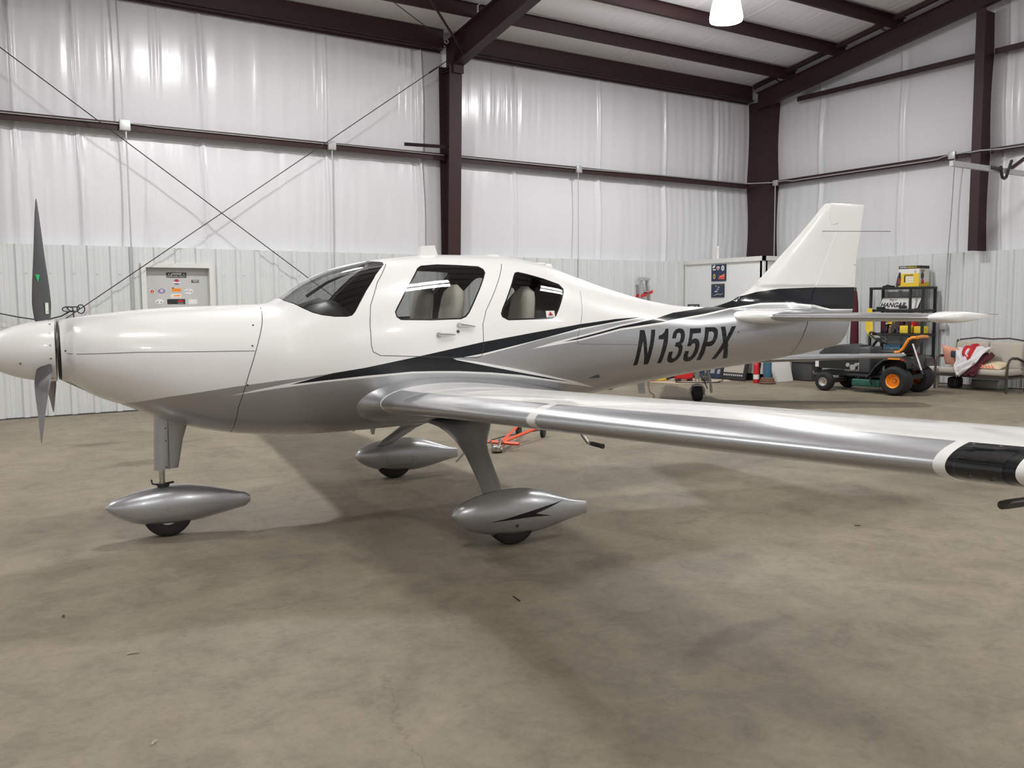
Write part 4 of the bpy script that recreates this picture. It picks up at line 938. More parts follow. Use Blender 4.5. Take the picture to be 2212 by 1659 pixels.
def slab(name, outline, half, polys, mats, par):
    od = dense(outline, .03); grid_ = [(x/40+.003, z/40+.002) for x in range(int(2.4*40), int(4.4*40)) for z in range(int(1.0*40), int(2.55*40))]
    xs = [p[0] for p in od]; zs = [p[1] for p in od]
    cl = {}
    for k, P in polys.items(): cl[k] = dense(P, .03)
    pts_, tr = cdt(od, [[(x, z) for x, z in P] for P in cl.values()], grid_, .008)
    vs = []; ns = []; e = .004
    for x, z in pts_:
        y = half(x, z); vs.append(Vector((x, -y, z)))
        dx = (half(x+e, z)-half(x-e, z))/(2*e); dz = (half(x, z+e)-half(x, z-e))/(2*e)
        ns.append(Vector((-max(-1.2, min(1.2, dx)), -1, -max(-1.2, min(1.2, dz)))).normalized())
    keys = list(cl); mi = []
    T = []
    for t, cx, cy in tr:
        m = 0
        for k in keys:
            if inpoly(cx, cy, cl[k]): m = {'sil': 1, 'wh': 0, 'bk': 2}[k]
        mi.append(m); T.append(t)
    o = surf_mesh(name, mats, vs, ns, T, mi, par)
    # close the rim
    n = len(od); rm = MB(); hv = [half(*p) for p in od]
    rv = []
    for (x, z), h_ in zip(od, hv): rv += [(x, -h_, z), (x, h_, z)]
    segs = []; mis = []
    for i in range(n):
        j = (i+1) % n; cx, cy = (od[i][0]+od[j][0])/2, (od[i][1]+od[j][1])/2; m = 0
        for k in keys:
            if inpoly(cx, cy+0.0, cl[k]): m = {'sil': 1, 'wh': 0, 'bk': 2}[k]
        segs.append((2*i, 2*j, 2*j+1, 2*i+1)); mis.append(m)
    me = o.data; bm = bmesh.new(); bm.from_mesh(me); off_ = [bm.verts.new(v) for v in rv]
    for sg, m in zip(segs, mis):
        f = bm.faces.new([off_[i] for i in sg]); f.material_index = m; f.smooth = False
    bm.to_mesh(me); bm.free(); return o
BKF = [(a, b_) for a, b_ in P_BK2 if a > 2.2]
silf = [(2.3, 1.46), (2.43, 1.50), (2.712, 1.525), (2.79, 1.530), (3.007, 1.535), (3.252, 1.537), (3.636, 1.514), (3.88, 1.474), (4.30, 1.474), (4.30, .95), (2.3, .95)]
whf = [(2.30, 1.45), (2.73, 1.508), (3.007, 1.533), (3.252, 1.535), (3.636, 1.511), (3.895, 1.474), (3.894, 1.492), (3.67, 1.530), (3.252, 1.554), (3.007, 1.552), (2.771, 1.530), (2.30, 1.47)]
bkr = [(2.2, 1.452), (2.304, 1.46), (2.797, 1.526), (3.007, 1.550), (3.252, 1.552), (3.67, 1.528), (3.894, 1.487), (4.30, 1.483), (4.30, 1.695), (3.641, 1.690), (3.249, 1.678), (3.006, 1.650), (2.712, 1.580), (2.482, 1.522), (2.2, 1.495)]
slab('vertical_fin', FIN, finhalf, {'sil': silf, 'wh': whf, 'bk': bkr}, paint, AC)
rud = slab('rudder', RUD, rudhalf, {'sil': silf, 'wh': whf, 'bk': bkr}, paint, AC)
sm = MB().box(4.09, -.018, 1.905, 4.235, -.0165, 1.908).box(4.088, -.0185, 1.70, 4.091, -.0165, 1.905); sm.tf(lambda p: (p[0], p[1]+.010, p[2])).build('trim_tab_seam', 'seam', rud)
MB().tube([(3.775, -.03, 2.214), (4.178, -.46, 2.190)], .0032, 6).build('whisker_antenna', 'dkmetal', AC)
MB().tube([(3.775, .03, 2.214), (4.178, .46, 2.190)], .0032, 6).build('whisker_antenna', 'dkmetal', AC)

# wings
def foil(n=15, cut=None):
    """chord stations with one forced at cut"""
    xs = [.5*(1-math.cos(PI*i/n)) for i in range(n+1)]
    if cut:
        k = min(range(1, n), key=lambda i: abs(xs[i]-xs_ref)) if False else 5
    return xs
def wingmesh(name, SEC, side, parent, mats, mfn, camber=.018, n=20, cutk=7, bevel_te=.0025, thk_te=1.):
    rings = []
    for (t, xl, xt, zl, zt_, tk, cut) in SEC:
        c = xt-xl; f = cut/c
        xs = [f*(i/cutk)**2 for i in range(cutk+1)]+[f+(1-f)*(i/(n-cutk)) for i in range(1, n-cutk+1)]
        def th(x): return tk*(1.4845*math.sqrt(x)-.63*x-1.758*x*x+1.4215*x**3-.5180*x**4)
        up = [(x, camber*c*4*x*(1-x)+th(x)) for x in xs]; dn = [(x, camber*c*4*x*(1-x)-th(x)) for x in xs]
        loop = [(x, max(z, bevel_te) if x == 1 else z) for x, z in up[::-1]]+[(x, z) for x, z in dn[1:]]
        rings.append([(xl+x*c, side*t, zl+(zt_-zl)*x+z) for x, z in loop])
    m_ = len(rings[0])
    mb = MB(); mb.ring(rings, mf=lambda k, i: mfn((SEC[k][0]+SEC[k+1][0])/2, (i >= n-cutk and i < n+cutk), i < n))
    o = mb.build(name, mats, parent, angle=60); me = o.data
    if side < 0: pass
    bm = bmesh.new(); bm.from_mesh(me); bmesh.ops.recalc_face_normals(bm, faces=bm.faces); bm.to_mesh(me); bm.free(); return o
def LEs(t): return -.742+.038*t
def TEs(t): return .700-.090*t
def LEz(t): return .890+.060*(t-.62)
SECW = []
for (t, dx, dz, tk, dt) in ((.36, -.20, .01, .40, .10), (.46, -.17, .01, .37, .10), (.53, -.125, .008, .325, .10), (.58, -.075, .004, .275, .08), (.63, -.03, 0, .232, .05), (.67, -.008, 0, .213, .03), (.685, -.004, 0, .208, .025), (.78, 0, 0, .196, .01), (1.0, 0, 0, .186, 0), (1.6, 0, 0, .176, 0), (2.2, 0, 0, .166, 0), (2.72, 0, 0, .158, 0), (2.80, 0, 0, .157, 0), (3.5, 0, 0, .147, 0), (4.2, 0, 0, .136, 0), (4.86, 0, 0, .125, 0), (4.895, 0, 0, .1245, 0), (5.075, 0, 0, .12, 0), (5.20, .015, .004, .112, 0), (5.28, .045, .010, .095, -.02), (5.33, .10, .018, .070, -.05), (5.355, .19, .024, .030, -.12)):
    cut = .150-.010*t if t < 4.8 else .085
    SECW.append((t, LEs(t)+dx, TEs(t)+dt, LEz(max(t, .62))+dz, LEz(max(t, .62))+dz-.012, tk, cut))
def wingmat(t, cut, top):
    if t < .67: return 1
    if t < .685: return 0
    if 2.72 < t < 2.80: return 0
    if t > 4.895 and t < 5.075 and cut: return 2
    if t < 4.86 and cut: return 1
    return 0 if top else (1 if t < 4.86 and cut else 0)
for side in (-1, 1):
    wg = wingmesh('wing', SECW, side, AC, paint, wingmat)
    # landing light lens over the dark bay
    rings = []
    for t in (4.918, 4.95, 4.98, 5.01, 5.045):
        tk = .1235; c = TEs(t)-LEs(t); rg = []
        for i in range(-9, 10):
            x = (abs(i)/9)**2*.062/c; th = tk*(1.4845*math.sqrt(x)-.63*x-1.758*x*x); cm = .018*c*4*x*(1-x)
            z = cm+math.copysign(th, -i) if i else 0; nx = -.003 if abs(i) < 5 else 0
            rg.append((LEs(t)+x*c+nx, side*t, LEz(t)-.012*x+z+(.003 if i < 0 else -.003)))
        rings.append(rg)
    MB().ring(rings, closed=False, caps=False).build('landing_light_lens', 'lens', wg)
    lm = MB()
    for t in (4.95, 5.01): lm.lathe([(.0, .0), (.012, .0), (.024, -.018), (.025, -.02)], 14, axis='x', c=(LEs(t)+.028, side*t, LEz(t)))
    lm.build('lamp_reflector', 'chrome', wg)
    if side < 0:
        sm = MB()
        for t in (4.915, 4.985, 5.055):
            x = .078; sm.cyl((LEs(t)+x, -t, LEz(t)+.047), (LEs(t)+x, -t, LEz(t)+.0515), .005, n=8)
        sm.build('lens_screw', 'screw', wg)
        pt_ = MB().tube([(-.075, -4.70, .958), (-.070, -4.70, .958), (-.05, -4.70, .958), (.45, -4.70, .955)], [.006, .0125, .0145, .0145], 12); pt_.tube([(.12, -4.70, .958), (.17, -4.70, 1.06)], .008, 6)
        pt_.build('pitot_tube', 'dkmetal', wg)
    
# tailplane
SECT = []
for (t, xl, tk) in ((.08, 2.58, .15), (.16, 2.60, .135), (.205, 2.635, .12), (.24, 2.70, .108), (.265, 2.80, .100), (.285, 2.90, .096), (.30, 2.935, .094), (.325, 2.95, .084)):
    SECT.append((t, xl, 3.90-.02*t, 1.426, 1.428, tk, .11))
for t in (.5, .8, 1.1, 1.4, 1.58): SECT.append((t, 2.95+.300*(t-.325), 3.90-.02*t, 1.426, 1.430, .082-.010*t, .11))
for (t, xl, tk) in ((1.60, 3.325, .086), (1.63, 3.318, .088), (1.68, 3.335, .088), (1.72, 3.365, .084), (1.745, 3.41, .070), (1.757, 3.50, .045)):
    SECT.append((t, xl, 3.87 if t < 1.7 else 3.86, 1.426, 1.440, tk, .10))
def tailmat(t, cut, top): return 0 if (t < .31 or t > 1.59) else (1 if cut else 1)
for side in (-1, 1):
    st_ = wingmesh('tailplane', SECT, side, AC, ['white', 'silver'], tailmat, camber=0.0)
    mb = MB().box(3.80, side*1.60-.0015, 1.444, 3.93, side*1.60+.0015, 1.447).box(3.83, side*1.72-.0015, 1.446, 3.96, side*1.72+.0015, 1.449); mb.build('static_wick', 'blkplastic', st_)

# landing gear
def pantbody(x0, L, zt_, zb_, w_, nu=2.1, dz=0.):
    """teardrop wheel fairing; zt_, zb_ tables along 0..1"""
    ft = pchip([a for a, _ in zt_], [b_ for _, b_ in zt_]); fb = pchip([a for a, _ in zb_], [b_ for _, b_ in zb_]); fw_ = pchip([a for a, _ in w_], [b_ for _, b_ in w_])
    T = []
    for k in range(33):
        u = k/32; u = u*u*(1.6-.6*u) if u < 1 else 1
        T.append((x0+u*L, ft(u)+dz, fb(u)+dz, max(.001, fw_(u)), .48, nu, 2.3))
    return Body(T)
def pantmesh(B, name, yc, parent, emb=None):
    x0, x1 = B.S[0], B.S[-1]; K = .12
    dom_ = [(x0+(x1-x0)*i/50, 0.) for i in range(50)]+[(x1, PI*K*i/20) for i in range(20)]+[(x1-(x1-x0)*i/50, PI*K) for i in range(50)]+[(x0, PI*K*(1-i/20)) for i in range(20)]
    ps = []
    if emb: ep = [(x, B.phi(x, z)*K) for x, z in dense(emb, .012)]; ps = [ep]
    gr = [(x0+(x1-x0)*i/56, PI*K*j/22) for i in range(1, 56) for j in range(1, 22)]
    pp, tt = cdt(dom_, ps, gr, .003)
    V1 = [B.pt(x, y/K) for x, y in pp]; N1 = [B.nrm(min(x1-.002, max(x0+.002, x)), y/K) for x, y in pp]
    mi = [1 if emb and inpoly(cx, cy, ep) else 0 for t, cx, cy in tt]
    o = surf_mesh(name, ['silver', 'black'], V1, N1, [t for t, _, _ in tt], mi, parent, mirror=[0]*len(mi))
    o.location = (0, yc, 0)
    zt_, zb_, w_ = B.sect(x1)[:3]; MB().ring([[( x1-.001, B.pt(x1, PI*i/12).y, B.pt(x1, PI*i/12).z) for i in range(13)]+[(x1-.001, -B.pt(x1, PI*i/12).y, B.pt(x1, PI*i/12).z) for i in range(11, 0, -1)]]*2, caps=True).build('tail_cap', 'silver', o)
    return o
ZT = [(0, .222), (.03, .268), (.08, .298), (.16, .328), (.27, .350), (.40, .362), (.50, .360), (.64, .335), (.78, .288), (.90, .245), (1, .222)]
ZB = [(0, .218), (.03, .172), (.08, .135), (.16, .100), (.25, .076), (.36, .062), (.48, .056), (.60, .062), (.72, .082), (.86, .112), (1, .138)]
WD = [(0, .002), (.03, .040), (.08, .064), (.16, .086), (.28, .104), (.42, .110), (.56, .102), (.70, .080), (.85, .046), (1, .014)]
def wheel(x, y, z, r, wd, parent, hub=True):
    tr = MB().lathe([(r*.47, -wd*.40), (r*.56, -wd*.47), (r*.80, -wd*.50), (r*.94, -wd*.42), (r*.995, -wd*.22), (r, 0), (r*.995, wd*.22), (r*.94, wd*.42), (r*.80, wd*.50), (r*.56, wd*.47), (r*.47, wd*.40)], 40, axis='y', c=(x, y, z))
    tr.tf(lambda p: (p[0]*1.0+(p[0]-x)*.06*max(0, (.03-p[2])/.03), p[1], max(p[2], .001)))
    t = tr.build('tire', 'tire', parent)
    MB().lathe([(.001, -wd*.30), (r*.30, -wd*.34), (r*.46, -wd*.40), (r*.48, -wd*.42), (r*.48, wd*.42), (r*.46, wd*.40), (r*.30, wd*.34), (.001, wd*.30)], 28, axis='y', c=(x, y, z)).build('wheel_hub', 'galv', t)
    return t
def leg(side):
    secs = [(-.02, .30, .70, .46, .12), (-.02, .44, .69, .42, .12), (-.025, .52, .655, .34, .10), (-.032, .585, .61, .265, .075), (-.04, .64, .565, .215, .055), (-.06, .76, .515, .178, .042), (-.085, .92, .445, .162, .038), (-.112, 1.09, .372, .150, .034), (-.135, 1.20, .315, .142, .032)]
    rings = []
    for (x, t, z, c, tk) in secs:
        nz = Vector((0, -.39, .92)); rg = []
        for i in range(24):
            a = 2*PI*i/24; u = .5*(1-math.cos(a)); hy = tk*.5*math.sin(a)*(1.25 if u < .5 else .9)*(1-.3*u)
            rg.append((x-c/2+u*c, side*(t+hy*.85), z+hy*.5))
        rings.append(rg)
    return MB().ring(rings).build('gear_leg', 'silver', AC)
for side in (-1, 1):
    lg = leg(side); yc = side*1.235 if side < 0 else 1.262
    B = pantbody(-.440 if side < 0 else -.385, .974, ZT, ZB, WD)
    pn = pantmesh(B, 'wheel_fairing', yc, AC, P_EMB if side < 0 else None)
    wheel(-.03, yc, .163, .165, .14, AC)
    if side < 0:
        ph = B.phi(-.03, .135); p = B.pt(-.03, ph); MB().cyl(p, p+Vector((0, -.003, 0)), .010, n=12).build('fairing_plug', 'dkmetal', pn)
    else:
        MB().tube([(-.12, -.10, .20), (-.12, -.112, .13), (.12, -.112, .13), (.12, -.105, .20)], .0012, 4).build('fairing_seam', 'seam', pn)
# nose gear
ZTn = [(0, .226), (.04, .262), (.12, .292), (.24, .322), (.38, .342), (.50, .346), (.65, .327), (.80, .292), (.93, .257), (.985, .243), (1, .225)]
ZBn = [(0, .220), (.04, .182), (.12, .135), (.22, .098), (.34, .082), (.48, .080), (.60, .088), (.75, .112), (.90, .140), (.985, .158), (1, .180)]
Bn = pantbody(-2.423, .936, ZTn, ZBn, WD)
np_ = pantmesh(Bn, 'nose_wheel_fairing', 0, AC)
p = Bn.pt(-2.04, Bn.phi(-2.04, .205)); MB().cyl(p, p+Vector((0, -.003, 0)), .006, n=10).build('fairing_plug', 'chrome', np_)
wheel(-2.035, 0, .160, .162, .125, AC)
mb = MB(); rings = []
for (z, xa, xb) in ((.455, -2.112, -1.955), (.50, -2.110, -1.945), (.65, -2.104, -1.918), (.74, -2.100, -1.890), (.80, -2.098, -1.86), (.90, -2.096, -1.84)):
    rg = []
    for i in range(24):
        a = 2*PI*i/24; u = .5*(1-math.cos(a)); hy = .036*math.sin(a)*(1-.55*u*u)*(1.2 if u < .5 else 1)
        rg.append((xa+u*(xb-xa), hy, z+(.006 if u > .5 else -.002)))
    rings.append(rg)
ls = mb.ring(rings).build('nose_leg_fairing', 'silver', AC)
MB().box(-2.014, -.0400, .458, -2.0115, -.0365, .80).build('fairing_seam', 'seam', ls)
sm = MB()
for z in (.74, .655, .475): sm.cyl((-2.03, -.038, z), (-2.03, -.042, z), .005, n=8)
sm.build('fastener', 'dkmetal', ls)
MB().cyl((-2.062, 0, .33), (-2.060, 0, .56), .0195).build('oleo_strut', 'chrome', AC)
MB().tube([(-2.062, 0, .345), (-2.062, 0, .362)], .036, 12).tube([(-2.08, -.02, .355), (-2.125, -.02, .365), (-2.130, -.02, .395)], .006, 5).tube([(-2.04, -.01, .36), (-1.99, -.03, .370)], .007, 5).tube([(-2.09, 0, .35), (-2.02, -.03, .352)], .010, 5).build('tow_collar', 'blkplastic', AC)

# small things on the airframe
ant = MB(); ant.prism([(-.205, 1.915), (-.195, 1.938), (-.186, 1.994), (-.082, 2.0), (-.064, 1.938), (-.052, 1.922)], 'y', -.035, .035); ant.build('roof_antenna', 'white', AC)
def puck(x, z, r_, h, y=0, nm='antenna_puck'):
    MB().lathe([(r_*1.05, 0), (r_, h*.5), (r_*.75, h*.9), (.001, h)], 24, c=(x, y, z)).build(nm, 'white', AC)
puck(.40, 1.926, .062, .018); puck(.80, 1.868, .06, .016, -.02)
MB().lathe([(.034, -.06), (.034, .045)], 20, c=(.925, .06, 1.80)).build('beacon_base', 'dkgrey', AC); MB().lathe([(.042, 0), (.040, .02), (.030, .036), (.001, .038)], 20, c=(.925, .06, 1.842)).build('beacon_cap', 'white', AC)
MB().tube([(.86, -.38, .80), (.885, -.44, .66), (.905, -.465, .60), (.975, -.50, .490), (.985, -.52, .482)], .0145, 10).tube([(.985, -.52, .482), (1.01, -.66, .478)], .0145, 10).build('boarding_step', 'chrome', AC)
MB().tube([(.99, -.535, .483), (1.008, -.65, .4785)], .0175, 10).cyl((1.008, -.65, .478), (1.011, -.668, .478), .019).build('step_grip', 'blkplastic', AC)
MB().add([(-.61, -.006, .66), (-.56, -.006, .66), (-.572, -.004, .595), (-.592, -.004, .592), (-.61, .006, .66), (-.56, .006, .66), (-.572, .004, .595), (-.592, .004, .592)], [(0, 1, 2, 3), (7, 6, 5, 4), (0, 3, 7, 4), (1, 5, 6, 2), (3, 2, 6, 7)]).build('belly_antenna', 'galv', AC)
MB().lathe([(.008, -.03), (.006, 0)], 8, c=(-.73, .0, .655)).build('drain_tube', 'galv', AC)
MB().lathe([(.0, -.018), (.018, -.014), (.03, 0)], 16, c=(0, 0, 0)).tf(lambda p: (1.475+p[0]*1.5, p[1], .846+p[2])).build('belly_blister', 'blkplastic', AC)
# ------------------------------------------------------------------ things around the far side
# office box in the corner
PX = 13.80; PY = 12.02
part = MB().box(PX, PY, .0, PX+.10, WY, 2.44).box(PX, PY, 0, WX+.02, PY+.10, 2.44).box(PX+.1, PY+.1, 2.38, WX, WY, 2.44); struct(part.build('wall_partition', 'partition'))
struct(MB().box(PX-.035, PY-.035, 2.38, PX+.02, WY, 2.47).box(PX-.035, PY-.035, 2.38, WX, PY+.02, 2.47).box(PX-.02, WY-.05, 0, PX+.0, WY-.0, 2.40).box(PX-.02, PY-.02, 0, PX+.03, PY+.03, 2.40).build('trim_1', 'doorframe'))
struct(MB().box(PX-.02, PY-.02, 0, PX+.0, WY, .14).box(PX-.02, PY-.02, 0, WX, PY+.0, .14).build('baseboard_partition', 'blkplastic'))
tag(MB().cyl((PX+.1, 13.35, 2.44), (PX+.1, 13.35, 2.66), .030).lathe([(.001, .0), (.04, .0), (.042, .012), (.03, .02), (.03, .03), (.042, .05), (.034, .075), (.001, .085)], 20, c=(PX+.1, 13.35, 2.66)).build('finial_post', 'wht'), 'white wooden post with ball finial on top of the white partition', 'post')
def poster(name, y0, z0, y1, z1, mats, fill, lab, x=PX, th=.02, cat='poster', frame='blkplastic'):
    """y0 > y1: left edge is the farther one"""
    r = empty(name, (x-th, (y0+y1)/2, z0), 0, lab, cat)
    MB().box(0, (y1-y0)/2, 0, th, (y0-y1)/2, z1-z0).build('backing', frame, r)
    mb = MB().box(-.002, (y1-y0)/2+.008, .008, -.0005, (y0-y1)/2-.008, z1-z0-.008, 0)
    fill(mb, y0-y1, z1-z0); mb.build('print', mats, r); return r
def pel(mb, cu, cv, ru, rv, W, mi, x=-.0035, n=18):
    return mb.add([(x, W/2-cu-ru*math.cos(2*PI*i/n), cv+rv*math.sin(2*PI*i/n)) for i in range(n)], [tuple(range(n))], mi)
def prc(mb, u0, v0, u1, v1, W, mi, x=-.003):
    return mb.add([(x, W/2-u0, v0), (x, W/2-u1, v0), (x, W/2-u1, v1), (x, W/2-u0, v1)], [(0, 1, 2, 3)], mi)
def pply(mb, P, W, mi, x=-.0035): return mb.add([(x, W/2-u, v) for u, v in P], [tuple(range(len(P)))], mi)
def f1(mb, W, H):
    for (u, v, wd, ht) in ((.035, .27, .04, .045), (.075, .285, .03, .05), (.045, .225, .025, .03), (.075, .222, .05, .025)): prc(mb, u, v, u+wd, v+ht, W, 1)
    pply(mb, [(.155, .30), (.225, .30), (.235, .27), (.19, .215), (.145, .27)], W, 1); pel(mb, .19, .262, .018, .024, W, 2, -.0045)
    pel(mb, .32, .262, .043, .055, W, 1); pel(mb, .32, .262, .026, .034, W, 3, -.0045)
    pel(mb, .085, .095, .032, .052, W, 4); pel(mb, .085, .095, .016, .028, W, 0, -.0045)
    pply(mb, [(.20, .04), (.37, .035), (.37, .15), (.30, .12), (.225, .10)], W, 5); pply(mb, [(.215, .05), (.36, .05), (.36, .075), (.215, .07)], W, 2, -.0045)
poster('framed_badge_poster', 13.406, 2.010, 13.004, 2.353, ['navy', 'paper', 'red', 'galv', 'yellow', 'patt_or'], f1, 'navy poster with badges, upper of the two on the white partition')
def f2(mb, W, H):
    for (u, v, s_) in ((.10, .225, .7), (.17, .205, .8), (.14, .165, .9), (.08, .12, 1.2)):
        pply(mb, [(u, v), (u+.05*s_, v+.012*s_), (u+.10*s_, v+.004*s_), (u+.055*s_, v-.010*s_)], W, 1); pply(mb, [(u+.045*s_, v-.012*s_), (u+.06*s_, v-.012*s_), (u+.075*s_, v+.02*s_), (u+.06*s_, v+.02*s_)], W, 1)
    pply(mb, [(.03, .02), (.13, .045), (.20, .065), (.26, .05), (.34, .07), (.34, .078), (.26, .060), (.20, .078), (.12, .052)], W, 2)
    prc(mb, .008, .235, W-.008, H-.01, W, 3, -.0025)
poster('formation_photo', 13.405, 1.673, 13.049, 1.953, ['navy', 'paper', 'patt_tan', 'dkgrey'], f2, 'dark blue photo of white aircraft in formation, lower on the white partition')
def f3(mb, W, H): prc(mb, .06, H-.075, .2, H-.035, W, 1); prc(mb, .24, H-.05, .3, H-.035, W, 1)
poster('framed_photo', 14.095, 1.24, 13.761, 1.530, ['dkgrey', 'paper'], f3, 'dark framed picture just above the fuselage line on the white partition')

# step ladder leaning on the back wall
r = empty('step_ladder', (12.46, 13.92, 0), 0, 'grey aluminium step ladder with red bands leaning on back wall', 'ladder')
def rail(xb, xt, yb, yt, z1, m='galv'): return MB().add([(xb-.022, yb, 0), (xb+.022, yb, 0), (xt+.022, yt, z1), (xt-.022, yt, z1), (xb-.022, yb+.06, 0), (xb+.022, yb+.06, 0), (xt+.022, yt+.06, z1), (xt-.022, yt+.06, z1)], [(0, 1, 2, 3), (7, 6, 5, 4), (0, 4, 5, 1), (1, 5, 6, 2), (2, 6, 7, 3), (3, 7, 4, 0)])
rail(-.34, -.10, -.22, .06, 2.06).build('side_rail', 'galv', r); rail(.20, .06, -.22, .06, 2.06).build('side_rail', 'galv', r)
rail(-.20, -.04, -.10, .10, 1.98).build('side_rail', 'galv', r); rail(.26, .10, -.1, .10, 1.98).build('side_rail', 'galv', r)
for z in (.3, .6, .9, 1.2, 1.5, 1.8):
    a = -.34+.24*z/2.06; b_ = .2-.14*z/2.06; y = -.22+.28*z/2.06; MB().box(a, y, z-.012, b_, y+.08, z+.012).build('step', 'galv', r)
MB().prism([(-.125, 2.03), (.10, 2.03), (.11, 2.05), (.09, 2.08), (-.10, 2.10)], 'y', .02, .17).build('top_cap', 'galv', r)
for (x0, x1, z0) in ((-.215, -.055, 1.675), (.0, .115, 1.735)):
    for y in (-.035, .115): MB().add([(x0, y, z0), (x1, y, z0+.03), (x1+.01, y, z0+.10), (x0+.01, y, z0+.065)], [(0, 1, 2, 3)]).build('red_band', 'red', r)
# low clutter beneath the partition
def thing1(name, mb, m, lab, cat, group=None, angle=40): return tag(mb.build(name, m, angle=angle), lab, cat, group)
thing1('cardboard_sheet', MB().prism([(11.75, 13.45), (12.7, 13.8), (13.45, 12.6), (13.25, 12.32), (12.0, 12.42)], 'z', .002, .012), 'kraft', 'flat tan cardboard sheet on the floor beneath the leaning frames', 'cardboard')
r = empty('leaning_framed_print', (13.50, 13.05, .014), 0, 'navy frame with instrument dials leaning left of the dark framed picture', 'picture')
MB().box(0, -.38, 0, .03, .38, .60).tf(lambda p: (p[0]+p[2]*.28, p[1], p[2])).build('frame', 'navy', r)
mb = MB().box(-.004, -.30, .22, -.001, .30, .54, 0)
for (y, s_) in ((.22, .04), (.05, .06), (-.12, .04)): mb.add([(-.006, y-s_, .09), (-.006, y+s_, .09), (-.006, y+s_, .18), (-.006, y-s_, .18)], [(0, 1, 2, 3)], 1)
mb.tf(lambda p: (p[0]+p[2]*.28, p[1], p[2])).build('print', ['paper', 'galv'], r)
r = empty('leaning_framed_picture', (13.48, 12.52, .014), 0, 'dark framed picture with a row of white marks leaning on the partition', 'picture')
MB().box(0, -.34, 0, .03, .34, .62).tf(lambda p: (p[0]+p[2]*.28, p[1], p[2])).build('frame', 'blkplastic', r)
mb = MB().box(-.004, -.26, .14, -.001, .26, .55, 0).box(-.006, -.26, .30, -.003, .26, .55, 2)
for i in range(10): y = .24-.052*i; mb.add([(-.005, y, .075), (-.005, y-.026, .075), (-.005, y-.026, .11), (-.005, y, .11)], [(0, 1, 2, 3)], 1)
mb.tube([(-.008, .18, .30), (-.008, .05, .33), (-.008, -.08, .30), (-.008, -.15, .31)], .012, 4, 3)
mb.tf(lambda p: (p[0]+p[2]*.28, p[1], p[2])).build('print', ['linen', 'wht', 'galv', 'dkgrey'], r)
r = empty('fire_extinguisher', (13.36, 11.78, 0), 0, 'red fire extinguisher on the floor by the blue cylinder', 'fire extinguisher')
MB().lathe([(.001, 0), (.055, 0), (.058, .01), (.058, .34), (.050, .38), (.025, .41), (.018, .42)], 24).build('tank', 'red', r)
MB().lathe([(.0588, .08), (.0588, .17)], 24).build('label_band', 'paper', r)['label'] = 'pale printed band'
MB().cyl((0, 0, .42), (0, 0, .45), .018).box(-.05, -.01, .45, .03, .01, .462).box(-.06, -.01, .48, .025, .01, .49).build('valve_lever', 'blkplastic', r)
MB().tube([(0, -.02, .44), (0, -.08, .45), (.0, -.11, .40), (0, -.10, .30)], .008, 6).build('hose', 'blkplastic', r)
r = empty('blue_cylinder', (13.42, 11.56, 0), 0, 'dull blue upright cylinder with a brown coiled base', 'cylinder')
MB().lathe([(.001, .06), (.075, .06), (.078, .10), (.078, .44), (.07, .47), (.078, .50), (.078, .80), (.05, .86), (.001, .87)], 24).build('body', 'blue', r)
for z, rr in ((.025, .135), (.065, .115), (.10, .10)): MB().tube([(rr*math.cos(a), rr*math.sin(a), z) for a in [2*PI*i/20 for i in range(21)]], .026, 8).build('coil', 'brownblock', r)
thing1('white_board_panel', MB().box(0, -.30, 0, .56, -.285, .62).tf(lambda p: (13.76+p[0], 11.98+p[1]+.16*(p[2]/.62-0), p[2]+.002)), 'wht', 'plain white board leaning upright against the partition', 'panel')
r = empty('air_compressor', (12.52, 12.90, .014), -.4, 'small red portable compressor on the cardboard under the tail', 'compressor')
MB().rbox(-.18, -.09, .03, .18, .09, .20, .04).build('body', 'red', r); MB().tube([(-.12, 0, .2), (-.1, 0, .27), (.1, 0, .27), (.12, 0, .2)], .012, 6).build('handle', 'blkplastic', r)
for x in (-.12, .12): MB().cyl((x, -.10, .03), (x, .10, .03), .03).build('foot', 'blkplastic', r)
MB().cyl((.19, 0, .1), (.25, 0, .1), .05).build('motor', 'dkgrey', r)
thing1('orange_yellow_tool', MB().rbox(0, -.05, .014, .22, .05, .08, .02).tf(lambda p: (12.10+p[0], 13.22+p[1], p[2])), 'yellow', 'yellow tool lying by the red strap under the tail', 'tool')
thing1('black_tool_grip', MB().tube([(12.32, 13.18, .05), (12.42, 13.12, .09), (12.52, 13.08, .10)], .035, 8), 'blkplastic', 'black tool grip between the yellow tool and red compressor', 'tool')
thing1('red_strap', MB().rbox(0, -.05, .002, .26, .05, .045, .015).tf(lambda p: (11.84+p[0]*.9, 13.27+p[1], p[2]+.012)), 'redor', 'flat red strap end on the floor left of the yellow tool', 'strap')
thing1('extension_cord', MB().tube([(12.0, 13.36, .02), (11.5, 12.8, .008), (11.06, 12.3, .008), (10.5, 11.64, .008), (10.2, 11.2, .008), (9.9, 10.9, .008), (9.6, 10.4, .008)], .010, 6), 'brownblock', 'brown cord running forward over the floor under the tail', 'cord')
thing1('power_lead', MB().tube([(12.30, 12.86, .03), (12.12, 12.70, .022), (12.15, 12.58, .022), (12.4, 12.42, .022), (12.8, 12.28, .012), (13.1, 12.40, .022), (13.2, 12.5, .03)], .010, 6), 'blkplastic', 'dark lead looping in front of the red compressor', 'cord')
thing1('charger_block', MB().rbox(12.75, 12.52, .014, 12.87, 12.66, .11, .015), 'dkgrey', 'dark grey plug block on the cardboard', 'charger')
thing1('storage_tote', MB().rbox(14.45, 11.35, 0, 15.05, 11.85, .38, .03).rbox(14.42, 11.32, .36, 15.08, 11.88, .42, .02), 'dkgrey', 'dark storage tote on the floor left of the shelf', 'tote')
